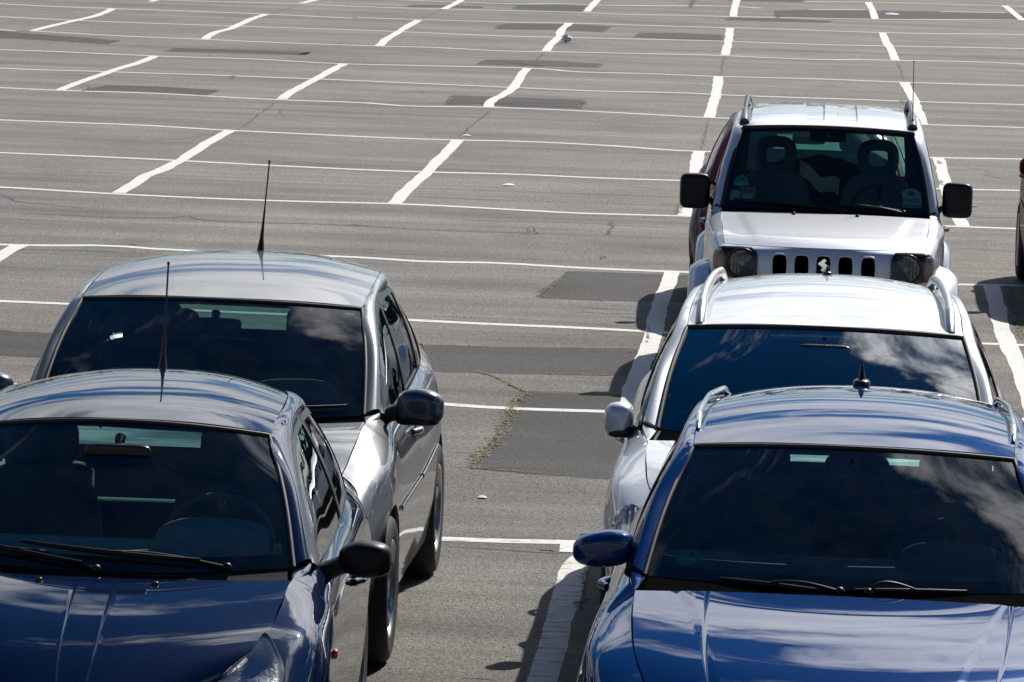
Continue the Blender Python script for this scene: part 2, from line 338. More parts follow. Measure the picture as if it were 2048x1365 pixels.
CRACK=[
 ([[-6.813,46.052],[-6.69,45.818],[-6.585,45.461],[-6.432,45.306],[-6.228,45.179],[-6.016,45.055],[-5.811,44.874]],1),
 ([[-6.542,44.242],[-6.069,44.197],[-5.678,44.114],[-5.038,44.421],[-4.99,44.553],[-4.843,44.191],[-4.366,44.15],[-3.836,44.241],[-3.409,44.178],[-2.94,44.083],[-2.213,44.109],[-1.481,44.241]],1),
 ([[-6.012,40.707],[-5.528,40.878],[-5.067,40.945]],2),
 ([[-4.709,33.288],[-3.621,33.264],[-2.096,33.283],[-1.717,33.302],[-0.961,33.428]],1),
 ([[-1.56,25.471],[-1.284,25.447],[-1.086,25.383],[-0.916,25.38]],2),
 ([[-1.795,29.168],[-1.63,29.199]],2),
 ([[-1.747,38.481],[-1.27,38.441],[-0.544,38.581]],1),
 ([[-5.11,51.496],[-4.474,51.408],[-3.447,51.391],[-2.706,51.223]],1),
 ([[-3.37,61.665],[-3.365,60.076],[-3.404,58.358],[-3.399,55.653]],0),
 ([[-5.863,61.719],[-5.818,58.937],[-5.789,57.826],[-5.776,55.87]],2),
 ([[-0.829,61.059],[-0.833,58.806],[-0.828,55.323]],0),
 ([[-0.848,76.366],[-0.845,73.446],[-0.837,70.355]],0),
 ([[-3.402,75.49],[-3.402,73.269],[-3.39,70.913]],0),
 ([[1.613,76.553],[1.622,74.111],[1.609,70.771]],0),
 ([[-5.705,90.785],[-5.769,88.526],[-5.829,85.168]],0),
 ([[-8.165,89.387],[-8.2,86.739],[-8.277,85.01]],0),
 ([[1.758,63.05],[2.352,63.114],[2.879,63.237]],2),
 ([[-3.942,76.783],[-2.819,77.025],[-1.23,77.622],[-0.062,78.204],[1.718,78.931]],1),
 ([[1.445,44.966],[1.678,44.969],[1.838,45.302]],0),
 ([[1.465,44.213],[1.777,44.203],[2.02,44.064]],0),
 ([[-1.396,45.45],[-1.426,44.475]],0),
 ([[-2.17,44.181],[-2.055,43.976],[-2.11,44.896]],0),
 ([[-1.269,21.612],[-1.158,21.666],[-1.052,21.629]],2),
 ([[-7.107,48.017],[-6.211,47.841],[-5.493,47.957]],2),
 ([[-4.746,47.899],[-4.171,48.004],[-3.542,48.137]],2),
 ([[-4.785,63.721],[-4.541,64.106],[-4.141,64.037]],1),
 ([[-7.754,71.435],[-7.725,71.172]],0),
 ([[-7.987,53.891],[-7.352,53.771],[-6.442,53.893],[-5.676,55.417],[-5.053,55.529],[-4.264,55.569]],2),
 ([[-5.696,59.989],[-5.202,57.725],[-5.008,57.389]],2),
 ([[-0.211,78.725],[0.968,78.204]],0),
 ([[-1.561,41.078],[-0.976,41.064]],0),
 ([[-1.429,37.875],[-1.247,37.797],[-1.032,37.808]],0),
 ([[-2.467,36.754],[-1.91,36.793],[-0.925,36.573]],0),
 ([[-1.75,63.11],[-0.678,63.165],[0.215,63.314]],0),
 ([[-2.183,73.031],[-1.145,72.809],[0.227,73.386]],0),
 ([[-10.572,77.038],[-9.688,77.604],[-8.657,78.29]],2),
 ([[-2.007,40.663],[-1.626,40.783]],0),
 ([[-1.881,33.391],[-1.735,33.06],[-1.582,32.541],[-1.501,32.289]],2),
 ([[-1.51,32.342],[-1.203,32.366],[-1.017,32.321]],2),
]
MOSS=[
 ([[-1.501,32.289],[-1.532,31.867],[-1.542,31.201],[-1.537,30.566],[-1.539,30.074],[-1.555,29.594],[-1.597,29.119],[-1.616,28.513]],0.055),
 ([[-1.881,33.391],[-1.735,33.06],[-1.582,32.541],[-1.501,32.289]],0.02),
 ([[-0.888,46.813],[-0.873,47.58],[-0.867,48.184]],0.05),
 ([[-0.839,46.608],[-1.125,46.584]],0.012),
 ([[1.785,40.761],[1.769,39.722],[1.742,38.163],[1.731,36.726]],0.05),
 ([[-0.843,25.367],[-0.828,25.1],[-0.842,24.732],[-0.813,23.575]],0.02),
 ([[-1.093,25.537],[-1.029,25.468]],0.02),
 ([[-0.851,23.789],[-0.812,23.951]],0.02),
 ([[-6.917,66.467],[-6.868,65.77]],0.05),
 ([[-6.828,61.936],[-6.745,62.53],[-6.74,63.083]],0.04),
 ([[-2.365,62.097],[-2.38,63.661]],0.05),
 ([[-1.678,93.599],[-1.697,95.936],[-1.652,97.448]],0.06),
 ([[-1.804,96.808],[-1.679,96.928]],0.06),
 ([[-0.063,66.622],[0.407,66.589]],0.03),
 ([[0.81,66.739],[0.907,66.462]],0.04),
 ([[-1.431,45.216],[-1.428,45.875]],0.03),
 ([[-1.421,44.687],[-1.419,44.27]],0.03),
 ([[-1.387,42.21],[-1.362,41.848]],0.035),
 ([[-2.114,44.734],[-2.078,44.172]],0.02),
 ([[-5.118,41.725],[-5.04,41.521]],0.035),
 ([[-3.592,44.357],[-3.434,44.219]],0.018),
 ([[-1.693,38.503],[-1.629,39.961],[-1.592,40.622]],0.02),
 ([[1.492,65.726],[1.504,66.288]],0.05),
 ([[1.542,70.095],[2.011,70.416]],0.012),
 ([[1.64,55.196],[1.655,54.59]],0.03),
 ([[1.584,52.368],[1.59,51.546]],0.025),
 ([[-8.222,61.982],[-8.237,62.855]],0.03),
 ([[1.507,95.365],[1.432,95.066]],0.03),
 ([[-4.697,91.044],[-4.614,90.452]],0.04),
 ([[-0.128,90.585],[-0.205,93.129]],0.035),
 ([[-0.914,35.055],[-0.935,34.854]],0.02),
 ([[-0.859,36.705],[-0.851,35.406]],0.012),
 ([[-0.961,33.428],[-1.404,33.386]],0.008),
 ([[-1.616,28.513],[-1.423,28.465],[-1.231,28.418]],0.012),
]# ---------------------------------------------------------------- car builder
# car axes: X to the right of the picture, Y from the nose backwards, Z up; the nose looks at the camera
def sgn(P, s):
    P = P.copy(); P[..., 0] *= s; return P
def fill_rails(R, K):
    """cross curve through N rails sampled on the same stations; returns P(row, v)"""
    return R, K
class Body:
    def __init__(b, S):
        b.S = S; hw = S['hw']
        b.E = Curve(S['hood_edge']); kc = b.E.k
        b.C = Curve([(0, y, z) for y, z in S['hood_center']])
        ws = S['ws']; c0, k0, c1, k1 = [A(x, float) for x in (ws['c0'], ws['k0'], ws['c1'], ws['k1'])]
        nrm = A([0, -(c1[2]-c0[2]), c1[1]-c0[1]]); nrm /= np.linalg.norm(nrm)
        b.wn = nrm
        mid = (k0+k1)/2+nrm*ws['bulge']+A([.012, 0, 0])
        b.WE = Curve([k0, mid, k1]); b.WC = Curve([c0, (c0+c1)/2+nrm*ws['bulge'], c1])
        b.RC = Curve([(0, y, z) for y, z in S['roof_center']]); b.RE = Curve(S['roof_edge'])
        # pillar / cantrail rails
        L0 = [k0, mid, k1]+[A(p) for p in S['roof_edge'][1:]]+[A(S['rear_base'])]
        L2 = [A(p, float) for p in S['win_top']]
        k = (knots(L0)+knots(L2))/2
        b.L0 = Curve(L0, k, True); b.L2 = Curve(L2, k, True); b.kk = k
        b.L1 = Curve([(p+q)/2+A([.012, 0, .014])*S.get('pill', 1) for p, q in zip(L0, L2)], k, True)
        dq = b.L2(np.linspace(0, 1, 600))
        b.WT = lambda y: np.stack([np.interp(y, dq[:, 1], dq[:, 0]), np.asarray(y, float), np.interp(y, dq[:, 1], dq[:, 2])], -1)
        b.BELT = FnY(S['belt'])
        # body side rails
        r0 = [tuple(A(p)+A([.006, 0, -.001])) for p in S['hood_edge']]
        r0 = r0+[tuple(p) for p in S['belt']]
        b.rails = [FnY(r0)]+[FnY(r) for r in S['rails']]
        ys = np.linspace(.6, S['L']-.6, 15); pts = [r(ys) for r in b.rails]
        b.vk = np.r_[0, np.cumsum([np.linalg.norm(pts[i+1]-pts[i], axis=-1).mean() for i in range(len(pts)-1)])]
        b.nv = len(b.rails)-1
    def cross(b, C, Ed, s, t, p=2.2, pz=2.2):
        c = C(t); e = Ed(t); a = np.abs(s)
        return np.stack([s*e[..., 0], c[..., 1]+(e[..., 1]-c[..., 1])*a**p, c[..., 2]+(e[..., 2]-c[..., 2])*a**pz], -1)
    def hood(b, s, t):
        P = b.cross(b.C, b.E, s, t, 2.2, b.S.get('hood_p', 2.4))
        if 'hood_dz' in b.S: P[..., 2] += b.S['hood_dz'](P[..., 0], t)
        return P
    def wind(b, s, t): return b.cross(b.WC, b.WE, s, t, 2.0, 2.0)
    def roof(b, s, t):
        P = b.cross(b.RC, b.RE, s, t, 2.0, b.S.get('roof_p', 2.6))
        if 'roof_dz' in b.S: P[..., 2] += b.S['roof_dz'](P[..., 0], t)
        return P
    def rearw(b, s, t):
        S = b.S; top_c = b.RC.p[-1]+A([0, .012, -.006]); top_e = b.RE.p[-1]+A([0, .012, -.006])
        bc = A([0, *S['rear_center']]); be = A(S['rear_base'])
        C = Curve([top_c, (top_c+bc)/2+A([0, .03, .02]), bc]); E_ = Curve([top_e, (top_e+be)/2+A([.01, .03, .02]), be])
        return b.cross(C, E_, s, t, 2.2, 2.2)
    def pillar(b, u, w):
        a, m, c = b.L0(u), b.L1(u), b.L2(u); w = w[..., None]
        return a*(2*(w-.5)*(w-1))+m*(4*w*(1-w))+c*(2*w*(w-.5))
    def sidew(b, y, t):
        a = b.WT(y); c = b.BELT(y); t = t[..., None]
        P = a+(c-a)*t; P[..., 0] += b.S.get('glass_bulge', .02)*4*t[..., 0]*(1-t[..., 0]); return P
    def side(b, y, v):
        R = np.stack([r(y) for r in b.rails], 0)
        kv = np.interp(v, np.arange(b.nv+1), b.vk)
        shp = y.shape; Rf = R.reshape(b.nv+1, -1, 3); kf = kv.ravel(); out = np.empty((kf.size, 3))
        tk = b.vk; h = np.diff(tk)[:, None, None]; d = np.diff(Rf, axis=0)/h
        m = np.empty_like(Rf); m[1:-1] = (d[:-1]*h[1:]+d[1:]*h[:-1])/(h[:-1]+h[1:]); m[0] = 1.5*d[0]-.5*m[1]; m[-1] = 1.5*d[-1]-.5*m[-2]
        i = np.clip(np.searchsorted(tk, kf, side='right')-1, 0, b.nv-1); j = np.arange(kf.size)
        H = np.diff(tk)[i][:, None]; u = ((kf-tk[i])[:, None])/H
        out = (2*u**3-3*u**2+1)*Rf[i, j]+(u**3-2*u**2+u)*H*m[i, j]+(-2*u**3+3*u**2)*Rf[i+1, j]+(u**3-u**2)*H*m[i+1, j]
        return out.reshape(*shp, 3)
    def vmax(b, ys):
        S = b.S; vv = np.linspace(1.2, b.nv, 240); out = np.full(len(ys), float(b.nv))
        for k, y in enumerate(ys):
            for yw in S['axles']:
                d = abs(y-yw)
                if d < S['ra']:
                    zt = S['wr']+math.sqrt(S['ra']**2-d*d)+.0
                    z = b.side(np.full(vv.shape, y), vv)[:, 2]
                    out[k] = min(out[k], float(np.interp(-zt, -z, vv)))
        return out
    def sidegrid(b, y0, y1, v0=0.0, nv=26, step=.05):
        ys = tight(y0, y1, max(6, int((y1-y0)/step)), .004)
        for yw in b.S['axles']:
            ra = b.S['ra']; th = np.linspace(0, math.pi, 27); e = yw+ra*np.cos(th)
            e = np.r_[e, yw-ra-1e-3, yw+ra+1e-3]; e = e[(e > y0) & (e < y1)]; ys = np.r_[ys, e]
        ys = np.unique(ys.round(5)); ys = ys[np.r_[True, np.diff(ys) > 2e-4]]
        vm = b.vmax(ys); t = tight(0, 1, nv, .006)
        V = v0+(vm[:, None]-v0)*t[None]; Y = np.repeat(ys[:, None], len(t), 1)
        return b.side(Y, V)
    def nose(b, s, v):
        """front (or rear) end between the two side edges; s in [-1,1]"""
        S = b.S; yn = S['yn']; n = S['nose']                 # n: per rail (Y of the middle, Z of the middle)
        R = [r(np.array(yn)) for r in b.rails]; a = np.abs(s); th = a*math.pi/2; rows = []
        for k in range(b.nv+1):
            sx = R[k]; Yc, Zc = n[k]
            if k == 0: q = b.hood(s, np.zeros_like(s)); q = q+A([0, -.004, -S.get('nose_gap', .010)]); q[..., 0] = np.sign(s)*np.minimum(np.abs(q[..., 0])*1.005, sx[0]); rows.append(q); continue
            X = np.sign(s)*sx[0]*np.sin(th)**.82; Y = yn-(yn-Yc)*np.cos(th)**.62; Z = Zc+(sx[2]-Zc)*a**2
            rows.append(np.stack([X, Y, Z], -1))
        Rf = np.stack(rows, 0)
        tk = b.vk; i = np.clip(np.searchsorted(np.arange(b.nv+1), v, side='right')-1, 0, b.nv-1); u = (v-i)[..., None]
        d = np.diff(Rf, axis=0); m = np.empty_like(Rf); m[1:-1] = (d[:-1]+d[1:])/2; m[0] = d[0]; m[-1] = d[-1]
        pick = lambda Q, ii: np.take_along_axis(Q, ii[None, ..., None], 0)[0]
        return (2*u**3-3*u**2+1)*pick(Rf, i)+(u**3-2*u**2+u)*pick(m, i)+(-2*u**3+3*u**2)*pick(Rf, i+1)+(u**3-u**2)*pick(m, i+1)

def gridfn(f, us, vs):
    U, V = np.meshgrid(us, vs, indexing='ij'); return f(U, V)
def rings(poly, n=56, smooth=True):
    p = A(poly, float); q = np.vstack([p, p[:1]])
    if smooth:
        ext = np.vstack([p[-2:], p, p[:3]]); k = np.r_[0, np.cumsum(np.linalg.norm(np.diff(ext, axis=0), axis=1)**.5)]
        t = np.linspace(k[2], k[len(p)+2], n, endpoint=False); return herm(k, ext, t)
    L = np.r_[0, np.cumsum(np.linalg.norm(np.diff(q, axis=0), axis=1))]; t = np.linspace(0, L[-1], n, endpoint=False)
    return np.stack([np.interp(t, L, q[:, c]) for c in range(q.shape[1])], -1)
def decal(mb, bvh, outline, d, off, dome=0.0, K=7, mat=0, smooth=True, n=56, skirt=.01, fit=False):
    """a pad whose outline (3-D points) is laid on the body along direction d and stands `off` proud of it"""
    d = Vector(d).normalized(); ex = d.cross(Vector((0, 0, 1))).normalized(); ey = ex.cross(d)
    o = rings([(Vector(p).dot(ex), Vector(p).dot(ey)) for p in outline], n, smooth); c = o.mean(0)
    base = Vector(outline[0]).dot(d)
    V = []; last = None
    def cast(p):
        org = ex*p[0]+ey*p[1]+d*(base-1.2); h = bvh.ray_cast(org, d)
        return h
    hits = []
    for k in range(K+1):
        r = k/K
        for q in (o if k else o[:1]):
            p = c+(q-c)*r; loc, nr, ix, di = cast(p); hits.append((p, loc, nr, r))
    dep = [ (h[1]-ex*h[0][0]-ey*h[0][1]).dot(d) if h[1] else None for h in hits]
    ok = [x for x in dep if x is not None]; fb = sum(ok)/len(ok)
    if fit:
        md = sorted(ok)[len(ok)//2]; g = [(h[0], q) for h, q in zip(hits, dep) if q is not None and abs(q-md) < .22]
        X = A([x[0]-c for x in g]); Z = A([x[1] for x in g]); B = lambda X: np.stack([np.ones(len(X)), X[:, 0], X[:, 1], X[:, 0]**2, X[:, 0]*X[:, 1], X[:, 1]**2, X[:, 0]**3, X[:, 1]**3], -1)
        wt = np.ones(len(Z))
        for _ in range(6): co = np.linalg.lstsq(B(X)*wt[:, None], Z*wt, rcond=None)[0]; e = np.abs(B(X)@co-Z); wt = 1/(1+(e/.012)**2)
    for (p, loc, nr, r), dd in zip(hits, dep):
        if fit:
            q = dd; dd = float((B(A([p-c]))@co)[0]); dd = min(dd, q+.001) if q is not None and -.09 < q-dd < 0 else dd; loc = ex*p[0]+ey*p[1]+d*dd; nr = -d
        if loc is None: loc = ex*p[0]+ey*p[1]+d*fb; nr = -d
        if nr.dot(d) > 0: nr = -nr
        V.append(loc+nr*(off+dome*(1-r**3)))
    m = len(o); F = [(0, 1+j, 1+(j+1) % m) for j in range(m)]
    for k in range(1, K):
        a, e = 1+(k-1)*m, 1+k*m; F += [(a+j, e+j, e+(j+1) % m, a+(j+1) % m) for j in range(m)]
    e = 1+(K-1)*m
    for j in range(m): V.append(V[e+j]+d*(skirt+off))
    f = 1+K*m; F += [(e+j, f+j, f+(j+1) % m, e+(j+1) % m) for j in range(m)]
    # face outwards
    a, b2, c2 = [Vector(V[i]) for i in F[0]]
    if (b2-a).cross(c2-a).dot(d) > 0: F = [q[::-1] for q in F]
    mb.add(V, F, mat); return [Vector(v) for v in V[e:e+m]]

def wheel(root, S, side, yw, rim):
    x = side*S['wx']; r = S['wr']; rr = r*S.get('rimf', .66); w = empty('wheel', (0, 0, 0)); w.parent = root
    t = MB(); prof = [(rr-.004, .012), (rr+.012, .004), (r-.045, -.004), (r-.022, .004), (r-.006, .022), (r, .045), (r, .15), (r-.006, .17), (r-.03, .19), (rr, .185)]
    lathe_x(t, (x, yw, r), prof, 64, 0, side); t.build('tyre', M['tyre'], w)
    m = MB(); c = (x, yw, r)
    lathe_x(m, c, [(rr+.002, .008), (rr-.004, .002), (rr-.014, .006), (rr-.02, .03), (rr-.03, .09), (rr-.05, .16)], 48, 0, side)
    lathe_x(m, c, [(.0001, .016), (.045, .017), (.055, .028), (.06, .06)], 24, 0, side)
    n = 5 if rim == 'alloy' else 9
    for k in range(n):
        a = 2*math.pi*k/n+.3; ca, sa = math.cos(a), math.sin(a)
        wi, wo = (.036, .048) if n == 5 else (.028, .04)
        P = []
        for rad, wd, dx in ((.03, wi, .018), (rr*.55, wi*.9, .030), (rr-.012, wo, .014)):
            for k2, (dy, ddx) in enumerate(((-1, .03), (-.7, 0), (.7, 0), (1, .03))):
                P.append((x-side*(dx+ddx), yw+ca*rad-sa*dy*wd, r+sa*rad+ca*dy*wd))
        F = [(i*4+j, i*4+j+1, (i+1)*4+j+1, (i+1)*4+j) for i in range(2) for j in range(3)]
        m.add(P, F if side < 0 else [f[::-1] for f in F], 0)
    m.build('rim', M[rim], w)
    d = MB(); lathe_x(d, c, [(.0001, .075), (rr*.72, .075), (rr*.72, .085)], 40, 0, side); d.build('brake_disc', M['steel'], w)
    return w
def mirror(root, S, side, mats, style):
    q = S['mirror']; w = empty('wing_mirror', (0, 0, 0)); w.parent = root
    x0, x1 = q['x']; y = q['y']; z0, z1 = q['z']; cx = (x0+x1)/2; h = (z1-z0)/2; zc = (z0+z1)/2; dep = q.get('d', .075)
    tp = q.get('taper', .25); tilt = q.get('lift', 0.0)
    def warp(P):
        P = P.copy(); u = P[..., 0]*1.0; k = 1-tp*np.clip((u+.2)/1.2, 0, 1)**2; ki = 1-q.get('inner', .15)*np.clip((-u-.2)/.8, 0, 1)
        top = P[..., 2] > 0
        P[..., 2] = np.where(top, P[..., 2]*k*ki, P[..., 2]*ki*(1-.5*tp*np.clip((u+.2)/1.2, 0, 1)**2)) + tilt*u
        P[..., 1] = np.where(P[..., 1] > 0, P[..., 1]*.35, P[..., 1])
        if side < 0: P[..., 0] = -P[..., 0]
        return P
    b = MB(); supere(b, (side*cx, y, zc), ((x1-x0)/2, dep, h), q.get('e1', .6), q.get('e2', .62), (0, 0, -side*.10), 40, 28, 0, warp)
    if side < 0: b.f = [f[::-1] for f in b.f]
    b.build('housing', mats[0], w)
    s = MB(); zs = q.get('stalk_z', z0+.03)
    tube(s, [(side*(q.get('root', x0-.10)), y+.02, zs-.03), (side*(x0-.01), y+.01, zs), (side*(x0+.06), y, zs+.03)], A([.034, .03, .036])*q.get('arm', 1), 12, 0, True, .6+.15*(q.get('arm', 1) > 1), n=8); s.build('stalk', mats[1], w)
    g = MB(); supere(g, (side*cx, y+dep*.36, zc), ((x1-x0)/2*.86, .006, h*.74), .3, .3, (0, 0, -side*.10), 24, 10); g.build('mirror_glass', M['mirrorglass'], w)
    if style == 'indicator':
        l = MB(); tube(l, [(side*(x0+.05), y-dep*.80, z0+.034), (side*cx, y-dep*.98, z0+.026), (side*(x1-.05), y-dep*.62, z0+.04)], .009, 8, n=14); l.build('indicator', M['chrome'], w)
    if style == 'split':
        l = MB(); supere(l, (side*(cx-.01), y+.002, z0+.034), ((x1-x0)/2*.93, dep*.97, h*.42), .5, .6, (0, 0, -side*.10), 32, 14); l.build('lower_cover', M['satin'], w)
    return w
def rail_car(root, b, S, mat):
    for sd in (-1, 1):
        q = S['rail']; m = MB(); ys = np.linspace(q['y'][0], q['y'][1], 60); u = np.linspace(0, 1, 60)
        e = np.interp(ys, A([p[1] for p in S['roof_edge']]), A([p[0] for p in S['roof_edge']])); z = herm(A([p[1] for p in S['roof_edge']]), A([p[2] for p in S['roof_edge']]), ys)
        rise = q['h']*np.clip(np.minimum(u/.13, (1-u)/.13), 0, 1)**.6
        pts = np.stack([sd*(e+q.get('dx', .01)), ys, z+rise-.004], -1)
        rad = np.where((u < .12) | (u > .88), q['r']*1.25, q['r'])
        tube(m, pts, rad, 12, 0, True, 1.15); m.build('roof_rail', mat, root)
def wiper(root, b, p0, p1, pivot, side_off=.018):
    m = MB(); s = np.linspace(0, 1, 16)
    pts = b.wind(p0[0]+(p1[0]-p0[0])*s, p0[1]+(p1[1]-p0[1])*s)+b.wn*side_off
    tube(m, pts, [.004, .006, .007, .006, .004], 8, 0, True, 1.5)
    mid = pts[8]; pv = b.wind(np.array(pivot[0]), np.array(pivot[1]))+b.wn*.012
    tube(m, [pv, (pv*.45+pts[3]*.55)+b.wn*.020, mid+b.wn*.010], [.010, .007, .005], 8, 0, True, .7, n=10)
    supere(m, pv, (.018, .018, .018), 1, 1, nu=12, nv=8)
    return m.build('wiper', M['black'], root)
def steering(root, S, mat):
    x, y, z = S['steer']; w = MB(); T = Matrix.Rotation(math.radians(-62), 3, 'X')
    ring = [Vector((x, y, z))+T@Vector((.18*math.cos(a), .18*math.sin(a), 0)) for a in np.linspace(0, 2*math.pi, 41)]
    tube(w, ring, .014, 10, 0, False)
    for a in (math.pi, 0, -math.pi/2):
        tube(w, [Vector((x, y, z))+T@Vector((.03*math.cos(a), .03*math.sin(a), .02)), Vector((x, y, z))+T@Vector((.175*math.cos(a), .175*math.sin(a), 0))], .018, 8, 0, True, .5)
    supere(w, (x, y-.02, z), (.075, .03, .065), .6, .6, (math.radians(28), 0, 0))
    w.build('steering_wheel', mat, root)
def seat(root, x, y, z0, h, mat, hole=False, name='front_seat'):
    r = empty(name, (0, 0, 0)); r.parent = root; lean = math.radians(-16)
    def wp(P):
        P = P.copy(); P[..., 0] *= 1-.22*np.clip(P[..., 2], 0, 1)**2; return P
    m = MB(); supere(m, (x, y+.10, z0+h*.5), (.245, .085, h*.52), .35, .5, (lean, 0, 0), 36, 20, 0, wp); m.build('backrest', mat, r)
    m = MB(); supere(m, (x, y-.22, z0-.02), (.25, .27, .09), .45, .45, (math.radians(6), 0, 0)); m.build('cushion', mat, r)
    top = z0+h; yh = y+.10+h*.5*math.tan(-lean)+.02
    hd = MB()
    if hole:
        pts = [(x+.098*math.copysign(abs(math.cos(a))**.6, math.cos(a)), yh, top+.10+.088*math.copysign(abs(math.sin(a))**.6, math.sin(a))) for a in np.linspace(0, 2*math.pi, 41)]
        tube(hd, pts, .037, 12, 0, False, 1.2, (0, 1, 0))
    else:
        supere(hd, (x, yh, top+.10), (.135, .055, .088), .5, .5, (lean*.6, 0, 0))
    for dx in (-.06, .06): tube(hd, [(x+dx, yh-.01, top-.04), (x+dx, yh, top+.05)], .008, 8)
    hd.build('headrest', mat, r)
def sticker(root, name, b, s, t, parts, w, proud=-.006):
    """small printed label on the inside of the windscreen; parts = (2-D verts, faces, material)"""
    e = .02; p = b.wind(np.array(s), np.array(t)); du = b.wind(np.array(s+e), np.array(t))-p; dv = b.wind(np.array(s), np.array(t+e))-p
    du /= np.linalg.norm(du); dv -= du*dv.dot(du); dv /= np.linalg.norm(dv); n = np.cross(du, dv)
    if n[1] > 0: n = -n
    mb = MB(); mats = []; 
    for k, (v, f, m) in enumerate(parts):
        if m not in mats: mats.append(m)
        mb.add([p+du*x+dv*y+n*(proud+.0009*k) for x, y, *_ in v], f, mats.index(m), False)
    return mb.build(name, mats, root)
def rect(x0, y0, x1, y1): return [(x0, y0), (x1, y0), (x1, y1), (x0, y1)], [(0, 1, 2, 3)]
def disc(cx, cy, rx, ry=None, n=32): ry = ry or rx; return [(cx+rx*math.cos(2*math.pi*i/n), cy+ry*math.sin(2*math.pi*i/n)) for i in range(n)], [tuple(range(n))]
def txt(body, size, x=0, y=0): v, f = text_mesh(body, size); return [(a[0]+x, a[1]+y) for a in v], f

